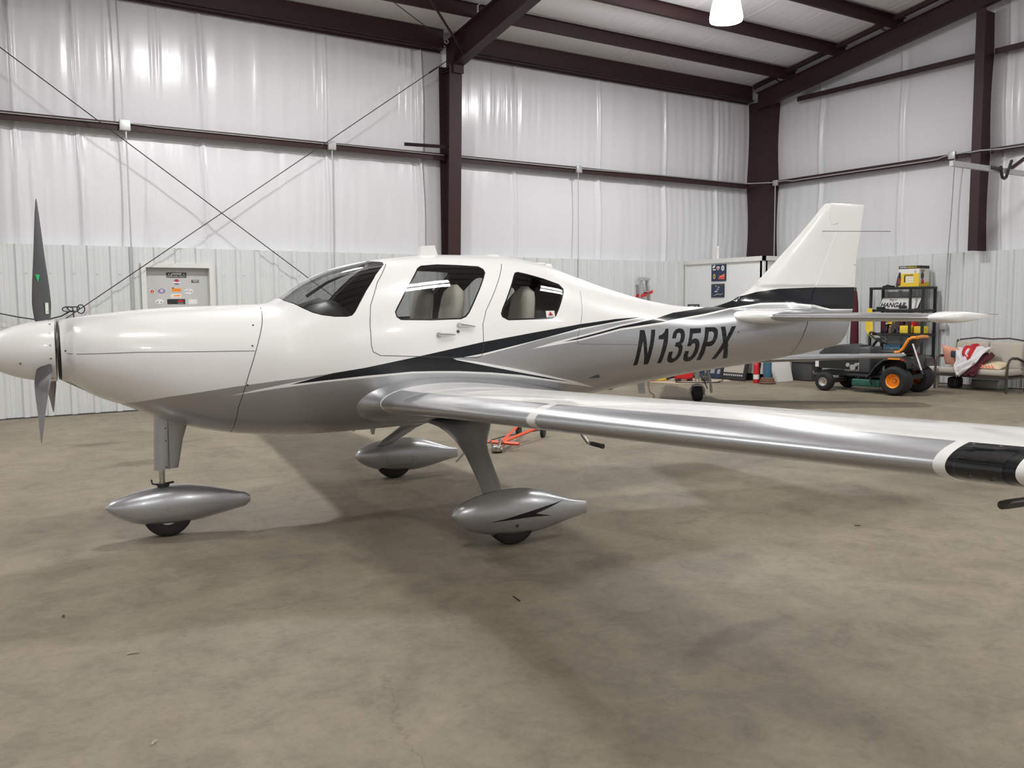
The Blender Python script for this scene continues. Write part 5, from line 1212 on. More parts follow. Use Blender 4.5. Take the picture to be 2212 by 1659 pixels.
thing1('clear_storage_box', MB().rbox(14.62, 10.95, 0, 15.12, 11.25, .30, .02).rbox(14.60, 10.93, .29, 15.14, 11.27, .33, .012), 'galv', 'pale plastic storage box between tote and mower', 'box')

# shelf rack against the right wall
SX0, SX1, SY0, SY1 = 15.50, 15.93, 9.70, 10.84
r = empty('shelf_rack', (0, 0, 0), 0, 'black open shelf rack standing against the right wall', 'shelf'); r.location = (SX0, SY0, 0)
W_, D_ = SY1-SY0, SX1-SX0
for (x, y) in ((0, 0), (0, W_-.042), (D_-.042, 0), (D_-.042, W_-.042)): MB().box(x, y, 0, x+.042, y+.042, 1.835).build('post', 'blkplastic', r)
MB().box(-.003, .255, 0, .03, .295, 1.82).build('centre_post', 'blkplastic', r)
for z in (.10, .49, .90, 1.36, 1.79): MB().rbox(-.005, -.005, z, D_+.005, W_+.005, z+.045, .006).build('shelf_board', 'blkplastic', r)
def at(x, y, z): return (x, y, z)
# boxed compressor on top
r = empty('printed_box', (15.56, 10.04, 1.836), math.radians(0), 'yellow and white printed box lettered CENTRAL PNEUMATIC on top of the shelf', 'box')
bw, bh, bd = .44, .39, .32
mb = MB().box(-.0, -bw/2+.02, 0, bd, bw/2, bh)
bx = mb.build('carton', 'paper', r)
def face(mb, P, mi, x=-.002): return mb.add([(x, y, z) for y, z in P], [tuple(range(len(P)))], mi)
fm = MB(); L_, R_ = bw/2, -bw/2+.02
face(fm, [(L_, 0), (R_, 0), (R_, .245), (L_-.06, .245), (L_-.03, .15)], 0); face(fm, [(L_, .335), (R_, .335), (R_, bh), (L_, bh)], 1)
face(fm, [(L_+0, .02), (L_-.04, .02), (L_-.05, .16), (L_-.04, .28), (L_, .26)], 1, -.003); face(fm, [(L_, .05), (L_-.03, .06), (L_-.035, .15), (L_, .17)], 2, -.004)
for k in range(3): face(fm, [(L_-.15, .075+.042*k), (L_-.31, .075+.042*k), (L_-.31, .108+.042*k), (L_-.15, .108+.042*k)], 3, -.0035)
face(fm, [(L_-.115, .08), (L_-.14, .08), (L_-.14, .20), (L_-.115, .20)], 1, -.0035)
for (a, b_) in ((.215, .225), (.198, .207)): face(fm, [(L_-.12, a), (L_-.30, a), (L_-.30, b_), (L_-.12, b_)], 1, -.0035)
n = 16; face(fm, [(L_-.34-.022*math.cos(2*PI*i/n), .285+.026*math.sin(2*PI*i/n)) for i in range(n)], 1, -.0035); face(fm, [(L_-.34-.017*math.cos(2*PI*i/n), .285+.021*math.sin(2*PI*i/n)) for i in range(n)], 3, -.0042); face(fm, [(L_-.334, .272), (L_-.346, .272), (L_-.34, .298)], 1, -.005)
for body, y0, mi, wmx in (('CENTRAL', L_-.02, 3, .15), ('PNEUMATIC', L_-.18, 0, .19)):
    t, wd = text_mb(body, .030, bold=.02); k = wmx/wd; fm.add([(-.0035, y0-p[0]*k, .348+p[2]) for p in t.v], t.f, mi)
fm.build('printed_front', ['yellow', 'blkplastic', 'red', 'paper'], bx)
sm_ = MB(); yy = R_-.0015
def sface(P, mi, d=0): sm_.add([(x, yy-d, z) for x, z in P], [tuple(range(len(P)))], mi)
sface([(0, 0), (bd, 0), (bd, .09), (0, .07)], 0); sface([(0, .335), (bd, .335), (bd, bh), (0, bh)], 1)
sface([(.10+.05*math.cos(2*PI*i/16), .20+.07*math.sin(2*PI*i/16)) for i in range(16)], 4, .001); sface([(.06, .05), (.16, .05), (.15, .13), (.07, .13)], 2, .0015)
for a in (.30, .275): sface([(.04, a), (.17, a), (.17, a+.012), (.04, a+.012)], 4, .001)
sm_.build('printed_side', ['yellow', 'blkplastic', 'red', 'paper', 'dkgrey'], bx)
thing1('spray_gun_bag', MB().lathe([(.001, 0), (.05, 0), (.06, .05), (.05, .16), (.03, .24), (.001, .27)], 14).tf(lambda p: (15.66+p[0]*.8, 10.325+p[1]*.9+p[2]*-.12, 1.836+p[2])), 'dkgrey', 'dark bagged tool standing beside the yellow box on the shelf top', 'tool bag')
thing1('flat_black_tool', MB().rbox(15.55, 10.42, 1.836, 15.70, 10.60, 1.862, .01).tube([(15.6, 10.45, 1.86), (15.6, 10.52, 1.875), (15.62, 10.58, 1.86)], .012, 6), 'blkplastic', 'flat black tool lying on the left of the shelf top', 'tool')
# name sign
r = empty('hangar_sign', (15.66, 10.305, 1.407), 0, "white sign reading Rap's HANGAR in a black frame on the shelf", 'sign')
Wd, Hd, shx = .90, .235, .07
def sg(P, x): return [(x+z*.22, Wd/2-u-.0, z) for u, z in P]
def shp(d): return [(d, d), (Wd-shx-d, d), (Wd-shx-d+.02, d+.02), (Wd-d, Hd-d-.02), (Wd-d-.02, Hd-d), (shx+d, Hd-d), (shx+d-.02, Hd-d-.02), (d, d+.02)]
P = shp(0); n = len(P); MB().add(sg(P, .0)+sg(P, .012), [tuple(range(n)), tuple(range(2*n-1, n-1, -1))]+[(i, i+n, (i+1) % n+n, (i+1) % n) for i in range(n)]).build('sign_frame', 'blkplastic', r)
mb = MB().add(sg(shp(.014), -.002), [tuple(range(n))], 0)
for body, h, u0, z0, wm, sh_, bo in (('HANGAR', .088, .045, .040, .54, .25, .035), ("Rap's", .045, .22, .160, .16, .45, .008)):
    t, wd = text_mb(body, h, shear=sh_, bold=bo); k = wm/wd; mb.add([(-.0035+(z0+p[2])*.22, Wd/2-u0-p[0]*k, z0+p[2]) for p in t.v], t.f, 1)
for (a, b_) in (((.66, .075), (.72, .068)), ((.655, .05), (.73, .04)), ((.68, .10), (.77, .19))):
    mb.add(sg([a, b_, (b_[0], b_[1]+.006), (a[0], a[1]+.006)], -.0035), [(0, 1, 2, 3)], 1)
mb.build('sign_face', ['wht', 'blkplastic'], r)
for (y0, y1, h, lb) in ((10.56, 10.70, .05, 'black tool case lying left on the sign shelf'), (10.10, 10.22, .07, 'black tool standing before the sign on the shelf')):
    thing1('tool_case', MB().rbox(15.52, y0, 1.407, 15.62, y1, 1.407+h, .012), 'blkplastic', lb, 'tool')
thing1('hand_saw_blade', MB().rbox(15.52, 9.95, 1.407, 15.60, 10.42, 1.419, .003), 'galv', 'thin grey metal strip lying before the sign', 'tool')
# third shelf
SZ = .947
thing1('yellow_cloth_hanging', MB().add([(15.47, 10.90, 1.05), (15.465, 10.86, 1.42), (15.48, 10.76, 1.43), (15.47, 10.72, 1.03), (15.455, 10.80, .99), (15.455, 10.735, .845), (15.45, 10.84, .95), (15.50, 10.82, 1.43), (15.49, 10.90, 1.07)], [(0, 4, 2, 1), (4, 3, 2), (4, 6, 5, 3), (0, 6, 4), (1, 2, 7)], 0), 'yellow', 'bright yellow cloth hanging off the left end of the shelf', 'cloth')
def bottle(x, y, z, r_, h, m, lab, cap='wht'):
    e = empty('bottle', (x, y, z), 0, lab, 'bottle', 'bottles on the shelf')
    MB().lathe([(.001, .001), (r_, .001), (r_, h*.6), (r_*.45, h*.78), (r_*.4, h*.88)], 18).build('body', m, e); MB().lathe([(r_*.5, h*.86), (r_*.5, h), (.001, h)], 14).build('cap', cap, e); return e
bottle(15.58, 10.50, SZ, .035, .20, 'bluebottle', 'blue clear bottle behind the hanging yellow cloth'); bottle(15.56, 10.41, SZ, .03, .15, 'brownblock', 'small amber bottle right of the blue bottle', 'yellow'); bottle(15.62, 10.11, SZ, .04, .27, 'clear', 'tall clear bottle left of the yellow cloth pack')
thing1('yellow_cloth_pair', MB().add([(15.60, 10.52, 1.16), (15.58, 10.46, 1.30), (15.60, 10.40, 1.28), (15.58, 10.33, 1.10), (15.60, 10.36, 1.22), (15.58, 10.42, 1.17)], [(0, 1, 5), (1, 2, 5), (2, 4, 3), (2, 3, 4)]).rbox(15.60, 10.40, 1.12, 15.63, 10.50, 1.27, .01), 'yellow', 'yellow rag tucked among the bottles', 'cloth')
thing1('maroon_bag', MB().rbox(15.63, 10.52, SZ, 15.78, 10.68, SZ+.34, .04), 'maroon', 'dark maroon bag at the back left of the bottle shelf', 'bag')
thing1('maroon_pouch', MB().rbox(15.68, 10.22, SZ+.05, 15.80, 10.33, SZ+.36, .04), 'maroon', 'dark maroon pouch behind the bottles', 'bag')
thing1('black_clamp', MB().tube([(15.57, 10.34, SZ), (15.57, 10.28, SZ+.10), (15.57, 10.22, SZ+.02)], .025, 8), 'blkplastic', 'black clamp beside the amber bottle', 'tool')
thing1('red_tin', MB().rbox(15.66, 9.97, SZ+.13, 15.80, 10.12, SZ+.30, .01).rbox(15.66, 9.97, SZ, 15.8, 10.12, SZ+.13, .01), 'red', 'red tin standing behind the yellow cloth pack', 'tin')
thing1('yellow_cloth_pack', MB().rbox(15.52, 9.99, SZ, 15.74, 10.21-.02, SZ+.15, .02), 'orange', 'orange yellow cloth pack left of the shelf post', 'cloth pack').data.materials[0] = M['yellow']
thing1('yellow_cloth_pack', MB().rbox(15.60, 9.76, SZ, 15.80, 9.95, SZ+.14, .02), 'yellow', 'orange yellow cloth pack right of the shelf post', 'cloth pack')
r = empty('blue_basket', (15.70, 10.36, .537), 0, 'blue basket with an orange mark on the shelf behind the mower', 'basket')
MB().rbox(-.14, -.17, 0, .14, .17, .17, .02).build('tub', 'blue', r); MB().rbox(-.15, -.18, .165, .15, .18, .19, .008).build('rim', 'blue', r); MB().box(-.143, -.02, .08, -.139, .03, .12).build('label_tag', 'orange', r)
for k, y in enumerate((10.08, 9.98)):
    e = empty('glass_jar', (15.66, y, .537), 0, ['clear jar nearer the blue basket', 'clear jar nearer the mower seat'][k], 'jar', 'jars on the low shelf')
    MB().lathe([(.001, .002), (.045, .002), (.045, .12), (.03, .15), (.03, .16)], 18).build('body', 'clear', e); MB().lathe([(.034, .155), (.034, .18), (.001, .18)], 16).build('lid', 'chrome', e)
thing1('red_box_small', MB().rbox(15.64, 9.96, .537, 15.74, 10.10, .575, .006).tf(lambda p: (p[0]+.12, p[1], p[2])), 'red', 'small red box behind the jars', 'box')
r = empty('folded_umbrella', (15.42, 11.10, 0), 0, 'folded maroon patio umbrella standing left of the shelf', 'umbrella')
MB().lathe([(.001, 1.80), (.03, 1.76), (.055, 1.55), (.075, 1.1), (.085, .72), (.06, .62), (.03, .60)], 18).tf(lambda p: (p[0]*(1+.18*math.sin(9*math.atan2(p[1], p[0]+1e-9))), p[1]*(1+.18*math.sin(9*math.atan2(p[1], p[0]+1e-9))), p[2])).build('canopy', 'maroon', r)
MB().cyl((0, 0, 0.0), (0, 0, 1.84), .018).build('pole', 'dkmetal', r); MB().lathe([(.001, 0), (.2, 0), (.2, .03), (.05, .07), (.03, .2)], 24).build('base', 'dkgrey', r)

# riding mower, nose towards the back wall
r = empty('riding_mower', (13.72, 9.48, 0), math.radians(9), 'black riding lawn mower with orange wheel rims and seat trim', 'riding mower')
def tireset(x, y, rr, wd, rim, hubc):
    t = MB().lathe([(rr*.46, -wd*.5), (rr*.55, -wd*.56), (rr*.82, -wd*.54), (rr*.95, -wd*.42), (rr, -wd*.2), (rr, wd*.2), (rr*.95, wd*.42), (rr*.82, wd*.54), (rr*.55, wd*.56), (rr*.46, wd*.5)], 36, axis='x', c=(x, y, rr)).build('tire', 'tire', r)
    s_ = -1 if x < 0 else 1
    MB().lathe([(.001, s_*wd*.15), (rr*.16, s_*wd*.15), (rr*.16, s_*wd*.24), (rr*.22, s_*wd*.24), (rr*.30, s_*wd*.22), (rr*.40, s_*wd*.30), (rr*.44, s_*wd*.52), (rr*.48, s_*wd*.55), (rr*.48, -s_*wd*.3)], 28, axis='x', c=(x, y, rr)).build('wheel_rim', rim, t)
    MB().lathe([(.001, s_*wd*.30), (rr*.11, s_*wd*.29), (rr*.11, s_*wd*.2)], 12, axis='x', c=(x, y, rr)).build('hub_cap', hubc, t)
tireset(-.42, -.60, .245, .26, 'orange', 'orange'); tireset(.42, -.60, .245, .26, 'orange', 'orange')
tireset(-.44, .66, .165, .14, 'galv', 'orange'); tireset(.40, .66, .165, .14, 'galv', 'orange')
MB().box(-.20, -.78, .26, .20, .90, .34).box(-.38, .62, .13, .36, .70, .20).build('chassis', 'blkplastic', r)
hood = MB(); rings = []
for (y, zt_, hw) in ((.16, .80, .24), (.30, .82, .25), (.60, .80, .25), (.80, .76, .24), (.91, .68, .22), (.96, .56, .18)):
    rings.append([(hw*c_, y, z_) for c_, z_ in ((-1, .38), (-1.02, .55), (-1, zt_-.10), (-.85, zt_-.02), (-.5, zt_), (.5, zt_), (.85, zt_-.02), (1, zt_-.10), (1.02, .55), (1, .38))])
hood.ring(rings); hd = hood.build('hood', 'blkplastic', r, angle=50)
MB().rbox(-.30, .88, .22, .30, 1.00, .28, .02).build('front_bumper', 'blkplastic', r); MB().box(-.235, .90, .40, -.195, .965, .52).build('headlight', 'wht', hd)
MB().cyl((-.27, .96, .27), (-.28, .98, .32), .012).build('bumper_bolt', 'chrome', r)
e_ = MB().rbox(-.24, .10, .34, -.10, .42, .52, .03); 
for (y, z, q) in ((.24, .42, .05), (.33, .46, .035), (.18, .47, .03)): e_.cyl((-.22, y, z), (-.28, y, z), q)
e_.build('engine_side', 'galv', r)
MB().rbox(-.24, -.05, .32, .24, .18, .78, .04).build('dash_tower', 'dkgrey', r)
MB().rbox(-.36, -.42, .27, .36, .30, .31, .012).build('footboard', 'blkplastic', r)
fe = MB()
for s_ in (-1, 1):
    rings = []
    for (y, z) in ((-.82, .50), (-.80, .60), (-.72, .640), (-.58, .65), (-.42, .62), (-.28, .50), (-.20, .38), (-.12, .31)):
        rings.append([(s_*.22, y, z), (s_*.52, y, z-.01), (s_*.53, y, z-.045), (s_*.22, y, z-.04)])
    fe.ring(rings, smooth=False)
fe.rbox(-.24, -.80, .40, .24, -.30, .64, .03); fd = fe.build('fender', 'blkplastic', r)
MB().box(-.5305, -.70, .60, -.526, -.50, .625).tf(lambda p: (p[0]-.004, p[1], p[2])).build('fender_decal', 'orange', fd); MB().box(-.254, .55, .595, -.250, .74, .618).tf(lambda p: (p[0]-.006, p[1], p[2])).build('hood_decal', 'orange', hd); MB().box(-.535, -.78, .585, -.531, -.72, .61).build('tail_reflector', 'red', fd)
MB().rbox(-.20, -.62, .64, .20, -.20, .74, .04).build('seat_pan', 'blkplastic', r)
sbk = MB().rbox(-.20, -.06, 0, .20, .0, .32, .028).tf(lambda p: (p[0], p[1]-.57-.20*(max(0, p[2])/.32)**1.2*.85, p[2]*.85+.68)); sk_ = sbk.build('seat_back', 'blkplastic', r)
MB().tube([(-.205, -.46, .70), (-.205, -.54, .71), (-.205, -.60, .77), (-.205, -.65, .86), (-.205, -.69, .925), (-.205, -.75, .955), (-.205, -.82, .96)], .027, 8).tube([(.205, -.46, .70), (.205, -.54, .71), (.205, -.60, .77), (.205, -.65, .86), (.205, -.69, .925), (.205, -.75, .955), (.205, -.82, .96)], .027, 8).tube([(-.205, -.82, .96), (0, -.825, .97), (.205, -.82, .96)], .027, 8).build('seat_trim', 'orange', sk_)
MB().tube([(0, .08, .70), (0, -.06, .90)], .025, 8).build('steering_column', 'blkplastic', r)
MB().tube([(.17*math.cos(a), -.09+.155*math.sin(a), .93+.095*math.sin(a)) for a in [2*PI*i/24 for i in range(25)]], .017, 8).tube([(-.16, -.09, .925), (.16, -.09, .925)], .014, 6).tube([(0, -.09, .92), (0, -.22, .85)], .016, 6).rbox(-.05, -.13, .895, .05, -.04, .935, .012).build('steering_wheel', 'blkplastic', r)
MB().rbox(-.36, -.30, .10, .36, .22, .235, .03).build('mower_deck', 'green', r)
MB().tube([(-.45, -.15, .3), (-.47, -.19, .2), (-.46, -.2, .15)], .018, 6).build('lift_lever', 'blkplastic', r)
MB().tube([(-.3, -.80, .86), (-.3, -.96, .42)], .014, 8).build('rear_rod', 'wht', r); MB().cyl((-.3, -.955, .43), (-.3, -.98, .36), .024).build('rod_foot', 'blkplastic', r); MB().tube([(-.3, -.79, .55), (-.3, -.955, .44)], .012, 6).build('rod_bracket', 'blkplastic', r)

# bucket
r = empty('plastic_bucket', (15.22, 9.335, 0), 0, 'white plastic bucket with lid between mower and loveseat', 'bucket')
MB().lathe([(.001, .001), (.125, .001), (.142, .30), (.150, .31), (.150, .335), (.142, .34)], 28).build('tub', 'wht', r); MB().lathe([(.152, .335), (.154, .37), (.146, .378), (.001, .376)], 28).build('lid', 'wht', r)

# loveseat
r = empty('loveseat', (15.05, 7.88, 0), 0, 'beige cushioned loveseat with dark bronze arms against the right wall', 'loveseat')
LW = 1.27
def armat(y):
    MB().tube([(0.0, y, 0.0), (.0, y, .30), (.02, y, .48), (.08, y, .56), (.16, y, .585), (.34, y, .575), (.52, y, .52), (.64, y, .44)], .024, 4, smooth=False).build('arm', 'bronze', r)
    MB().tube([(.60, y, 0.0), (.60, y, .34), (.70, y, .86)], .020, 6).build('rear_leg', 'bronze', r)
armat(.0); armat(LW)
MB().box(.0, 0, .235, .035, LW, .275).box(.60, 0, .235, .63, LW, .275).box(0, -.01, .235, .63, .02, .265).box(0, LW-.02, .235, .63, LW+.01, .265).build('seat_rail', 'bronze', r)
for x in (.12, .24, .36, .48): MB().box(x, .0, .25, x+.05, LW, .262).build('seat_slat', 'bronze', r)
MB().tube([(.68, .02, .78), (.70, .05, .86), (.70, .35, .90), (.70, .64, .88), (.70, .92, .90), (.70, LW-.05, .86), (.68, LW-.02, .78)], .014, 6).build('back_rail', 'bronze', r)
def pad(x0, y0, z0, x1, y1, z1, rr=.045, lean=0., bulge=.02): 
    return MB().rbox(x0, y0, z0, x1, y1, z1, rr, fn=lambda p: (p[0]+lean*(p[2]-z0), p[1], p[2]+bulge*math.sin(PI*min(1, max(0, (p[1]-y0)/(y1-y0)))) * (1 if p[2] > (z0+z1)/2 else 0)), seg=4)
pad(.02, .03, .275, .60, LW/2-.005, .385).build('seat_cushion', 'linen', r); pad(.02, LW/2+.005, .275, .60, LW-.03, .385).build('seat_cushion', 'linen', r)
pad(.50, .04, .37, .64, LW/2-.005, .83, lean=.16).build('back_cushion', 'linen', r); pad(.50, LW/2+.005, .37, .64, LW-.04, .83, lean=.16, bulge=.05).build('back_cushion', 'linen', r)
def pillow(name, W2, H2, T2, m, seed=1):
    n = 18; vs = []; fs = []
    for s_ in (1, -1):
        for i in range(n+1):
            for j in range(n+1):
                u, v = -1+2*i/n, -1+2*j/n; pin = 1-.10*(abs(u*v)); k = (1-abs(u)**2.6)*(1-abs(v)**2.6)
                vs.append((s_*T2/2*max(0, k)**.55, u*W2/2*(1-.07*(1-v*v)), v*H2/2*(1-.07*(1-u*u))))
    for q in (0, (n+1)**2):
        for i in range(n):
            for j in range(n): a = q+i*(n+1)+j; f = (a, a+1, a+n+2, a+n+1); fs.append(f if q else f[::-1])
    return vs, fs, n
def hexpat(name):
    m = mat(name, (.78, .20, .11), .9); N, Lk = nt(m); b = N['Principled BSDF']; tc = N.new('ShaderNodeTexCoord')
    v = N.new('ShaderNodeTexVoronoi'); v.feature = 'DISTANCE_TO_EDGE'; v.inputs['Scale'].default_value = 9.0; v.inputs['Randomness'].default_value = .0
    mp = N.new('ShaderNodeMapping'); mp.inputs['Scale'].default_value = (.001, 1, 1.15); mp.inputs['Rotation'].default_value = (.78, 0, 0); Lk.new(tc.outputs['Object'], mp.inputs[0]); Lk.new(mp.outputs[0], v.inputs['Vector'])
    rp_ = N.new('ShaderNodeValToRGB'); rp_.color_ramp.interpolation = 'CONSTANT'; e = rp_.color_ramp.elements
    for k, (p_, c_) in enumerate([(0, (.76, .55, .40)), (.05, (.76, .17, .10)), (.16, (.74, .60, .44)), (.24, (.78, .26, .15)), (.34, (.62, .52, .36))]):
        if k >= len(e): e.new(p_)
        e[k].position = p_; e[k].color = (*c_, 1)
    Lk.new(v.outputs['Distance'], rp_.inputs[0]); Lk.new(rp_.outputs[0], b.inputs['Base Color']); return m
M['hex'] = hexpat('coral_hexagon_print')
vs, fs, n = pillow('p', .40, .40, .13, 'hex')
o = MB().add(vs, fs, 0, True).build('throw_pillow', 'hex'); o.location = (15.28, 8.98, .575); o.rotation_euler = (math.radians(8), math.radians(-22), math.radians(-18))
tag(o, 'coral hexagon patterned throw pillow propped at the left arm of the loveseat', 'pillow')
vs, fs, n = pillow('p', .42, .38, .13, 'patt_tan')
o = MB().add(vs, fs, 0, True).build('throw_pillow', 'patt_tan'); o.location = (15.28, 8.24, .440); o.rotation_euler = (math.radians(4), math.radians(78), math.radians(4))
tag(o, 'cream throw pillow with orange leaf print lying flat in the loveseat', 'pillow')
mb = MB()
for i in range(5): y0 = -.13+.055*i; mb.add([(-.0, y0, 0), (-.0, y0+.03, 0), (.02, y0+.07, .06), (.015, y0+.045, .06)], [(0, 1, 2, 3)])
mb.tf(lambda p: (p[0]-.225, p[1], p[2]-.045)); o2 = mb.build('leaf_print', 'patt_or', o); o2.parent = None; o2.location = (15.30, 8.24, .455); o2.parent = o; o2.matrix_parent_inverse = o.matrix_basis.inverted()
# crumpled blankets
def drape(name, path, wid, m, lab, seed, amp=.03, par=None, nseg=26):
    """cloth running along path points (x,y,z), each with a sideways half width"""
    rnd = random.Random(seed); P = [Vector(p) for p in path]; L = len(P); nw = 14; vs = []
    fx = [pchip(list(range(L)), [p[k] for p in P]) for k in range(3)]; fw_ = pchip(list(range(L)), wid)
    for i in range(nseg+1):
        t = i/nseg*(L-1); c = Vector((fx[0](t), fx[1](t), fx[2](t)))
        for j in range(nw+1):
            u = -1+2*j/nw; wv = amp*(math.sin(5.2*u+t*1.7+seed)+.6*math.sin(9*u-t*2.3+seed*2))
            vs.append((c.x-wv*.7, c.y+u*fw_(t)+.02*math.sin(t*3+seed+u), c.z+wv*.8-.02*abs(u)))
    fs = [(i*(nw+1)+j, i*(nw+1)+j+1, (i+1)*(nw+1)+j+1, (i+1)*(nw+1)+j) for i in range(nseg) for j in range(nw)]
    mb = MB().add(vs, fs, 0, True); o = mb.build(name, m, angle=180)
    so = o.modifiers.new('s', 'SOLIDIFY'); so.thickness = .008
    return tag(o, lab, 'blanket')
drape('white_throw', [(15.42, 8.74, .72), (15.22, 8.74, .73), (15.12, 8.72, .58), (15.06, 8.70, .44), (15.02, 8.66, .36)], [.12, .13, .12, .09, .05], 'whitecloth', 'white blanket bunched over the coral pillow on the loveseat', 3, .022)
drape('pale_throw', [(15.45, 8.48, .76), (15.24, 8.46, .72), (15.10, 8.54, .56), (15.02, 8.66, .40), (15.00, 8.72, .26)], [.13, .15, .12, .12, .03], 'whitecloth', 'pale blanket trailing to a point over the front of the loveseat seat', 5, .024)
drape('red_throw', [(15.50, 8.62, .79), (15.24, 8.63, .77), (15.14, 8.60, .66), (15.10, 8.56, .56)], [.07, .09, .10, .05], 'bloodred', 'bright red cloth bunched between the white blankets', 7, .018)
drape('maroon_throw', [(15.40, 8.34, .66), (15.22, 8.36, .60), (15.10, 8.44, .47), (15.04, 8.50, .36), (15.02, 8.52, .28)], [.08, .12, .12, .12, .10], 'maroon', 'dark maroon patterned blanket at the right of the blanket heap', 9, .02)
thing1('navy_cloth', MB().rbox(15.14, 8.84, .56, 15.22, 8.93, .68, .02), 'navy', 'small navy cloth corner under the white blanket', 'cloth')
thing1('black_bag', MB().rbox(15.30, 8.90, 0.002, 15.56, 9.08, .20, .05), 'blkplastic', 'black bag on the floor under the left end of the loveseat', 'bag')
thing1('pale_floor_box', MB().rbox(15.60, 8.30, 0.002, 15.85, 8.80, .16, .02), 'galv', 'pale low box on the floor under the loveseat', 'box')

# orange tow bar on the floor behind the aircraft
r = empty('tow_bar', (4.98, 7.88, 0), math.radians(38), 'red-orange tow bar with chromed head resting on the floor behind the main wheels', 'tow bar')
MB().tube([(.05, 0, .09), (1.15, .16, .13)], .020, 4, smooth=False).build('arm', 'redor', r); MB().tube([(.05, 0, .09), (1.20, -.14, .13)], .020, 4, smooth=False).build('arm', 'redor', r)
MB().tube([(.08, -.20, .08), (.14, .20, .08)], .020, 4, smooth=False).build('cross_bar', 'redor', r)
MB().rbox(-.12, -.05, .012, .06, .05, .075, .015).cyl((-.05, -.06, .03), (-.05, .06, .03), .028).tube([(-.10, .03, .06), (-.13, .05, .14)], .012, 6).tube([(0, 0, .06), (.03, 0, .12), (.08, 0, .10)], .018, 6).build('clamp_head', 'chrome', r)
for y in (.15, -.15): MB().lathe([(.001, -.02), (.06, -.02), (.06, .02), (.001, .02)], 18, axis='y', c=(1.12, y, .06)).build('caster', 'blkplastic', r)
cable('thin_floor_cable', [(4.3, 7.6, .006), (4.9, 8.35, .006), (5.6, 8.75, .006), (6.5, 9.0, .006)], .006, 'thin dark cable on the floor near the tow bar', 'cable', 'dkgrey')

# second aircraft parked beyond the tail
B2 = empty('parked_aircraft', (9.95, 9.85, 0), math.radians(-35.9), 'silver low-wing aircraft parked beyond the tail, only its wing and gear showing', 'aircraft')
# local x along its right wing, y towards its tail
fb = MB(); rings = []
for (y, w_, zb_, zt_) in ((-1.35, .05, .95, 1.05), (-1.2, .22, .86, 1.14), (-.8, .34, .76, 1.26), (-.2, .42, .70, 1.34), (.5, .42, .70, 1.38), (1.2, .34, .74, 1.32), (2.0, .20, .84, 1.22), (2.8, .08, .95, 1.14)):
    rings.append([(w_*math.cos(a), y, (zb_+zt_)/2+(zt_-zb_)/2*math.sin(a)) for a in [2*PI*i/20 for i in range(20)]])
fb.ring(rings).build('fuselage', 'silver', B2)
def bw_(side, tip):
    secs = []
    for (t, cl, ct, z, tk) in ((.2, -.62, .62, .70, .15), (1.2, -.52, .50, .715, .125), (2.2, -.42, .36, .73, .095), (tip-.15, -.34, .26, .745, .075), (tip-.03, -.22, .20, .752, .05), (tip, -.08, .08, .756, .02)):
        secs.append((t, cl, ct, z, z, tk, .2))
    rings = []
    for (t, xl, xt, z, _, tk, _) in secs:
        rg = []
        for i in range(24):
            a = 2*PI*i/24; u = .5*(1-math.cos(a)); rg.append((side*t, xl+u*(xt-xl), z+tk*.5*math.sin(a)*(1.15-.75*u)))
        rings.append(rg)
    return MB().ring(rings).build('wing', 'silver', B2, angle=60)
w2 = bw_(1, 3.03); bw_(-1, 3.03)
MB().lathe([(.001, 0), (.016, 0), (.016, .03), (.001, .04)], 12, axis='x', c=(3.0, -.05, .765)).build('tip_light', 'chrome', w2)
# nose gear seen under our tail
G = Vector((10.16, 10.16, 0)); iv = B2.matrix_basis.inverted() if False else (Matrix.Translation(B2.location) @ Matrix.Rotation(math.radians(-35.9), 4, 'Z')).inverted()
g = iv @ G
def gl_(dx, dy, z): return (g.x+dx, g.y+dy, z)
def gpts(L): return [gl_(*p) for p in L]
MB().tube(gpts([(0, 0, .36), (0, 0, .72)]), .038, 12).build('oleo_strut', 'wht', B2)
MB().tube(gpts([(-.025, 0, .24), (-.025, 0, .40)]), .012, 8).tube(gpts([(.025, 0, .24), (.025, 0, .40)]), .012, 8).build('piston', 'chrome', B2)
MB().tube(gpts([(-.11, 0, .10), (-.11, 0, .20), (-.07, 0, .25), (0, 0, .27), (.07, 0, .25), (.11, 0, .20), (.11, 0, .10)]), .018, 6).rbox(g.x-.07, g.y-.03, .235, g.x+.07, g.y+.03, .265, .01).build('fork', 'galv', B2)
t_ = MB().lathe([(.05, -.07), (.09, -.078), (.115, -.06), (.125, 0), (.115, .06), (.09, .078), (.05, .07)], 28, axis='x', c=(g.x, g.y, .125)).build('tire', 'tire', B2)
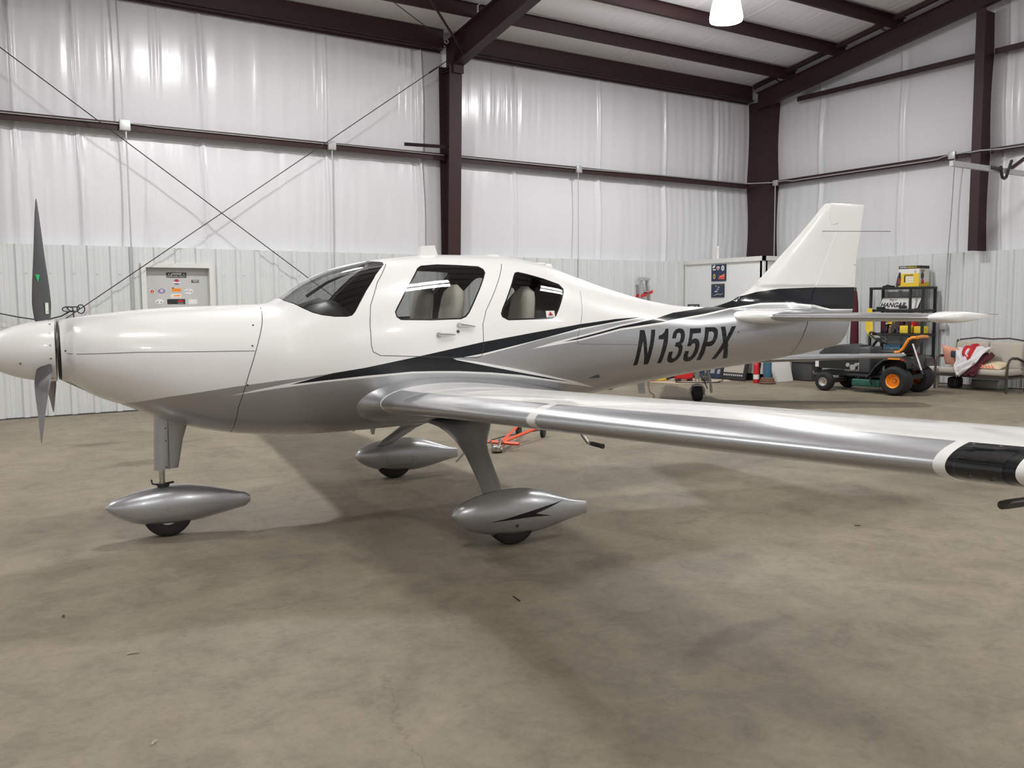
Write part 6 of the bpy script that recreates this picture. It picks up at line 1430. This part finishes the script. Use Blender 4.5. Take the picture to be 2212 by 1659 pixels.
MB().lathe([(.001, -.03), (.052, -.055), (.052, .055), (.001, .03)], 20, axis='x', c=(g.x, g.y, .125)).build('wheel_hub', 'galv', t_)
MB().tube(gpts([(.06, -.03, .80), (.20, -.05, .30), (.215, -.05, .14)]), .022, 4, smooth=False).tube(gpts([(.04, 0, .44), (.10, -.04, .36), (.12, -.04, .46)]), .014, 5).tube(gpts([(-.02, 0, .44), (-.22, .0, .60)]), .012, 5).build('drag_brace', 'galv', B2)
MB().tube(gpts([(.05, 0, .44), (.09, 0, .36), (.16, 0, .20)]), .008, 5).build('brake_line', 'blkplastic', B2)
D = iv @ Vector((9.40, 10.75, 0))
MB().add([(D.x-.05, D.y, .72), (D.x+.07, D.y, .72), (D.x+.15, D.y, .12), (D.x+.04, D.y, .12), (D.x-.05, D.y+.02, .72), (D.x+.07, D.y+.02, .72), (D.x+.15, D.y+.02, .12), (D.x+.04, D.y+.02, .12)], [(0, 1, 2, 3), (7, 6, 5, 4), (0, 4, 5, 1), (1, 5, 6, 2), (2, 6, 7, 3), (3, 7, 4, 0)]).build('gear_door', 'galv', B2)

# floor litter
def debris(name, x, y, sx, lab, m='dkgrey', k=1):
    rnd = random.Random(k); pts = []
    a = rnd.uniform(0, 6.28); p = Vector((x, y, .004))
    for i in range(5): pts.append(tuple(p)); a += rnd.uniform(-.5, .5); p = p+Vector((math.cos(a)*sx/4, math.sin(a)*sx/4, .001))
    return tag(MB().tube(pts, .0035, 5).build(name, m), lab, 'debris')
for k, (x, y, s_, lb, m) in enumerate([(.66, 4.18, .055, 'pale broken twig on the floor at lower left', 'linen'), (2.51, 3.78, .07, 'thin curved dark stem on the floor below the near wheel fairing', 'dkmetal'), (.58, 3.24, .03, 'small brown leaf bit at the lower left corner of the floor', 'kraft'), (.49, 4.91, .04, 'dark twig bit on the floor at far left below the nose wheel', 'dkgrey'), (5.31, 3.78, .04, 'dark speck of debris on the floor under the near wing', 'dkmetal')]):
    debris(['twig', 'plant_stem', 'leaf_bit', 'wood_chip', 'gravel_chip'][k], x, y, s_, lb, m, k+2)
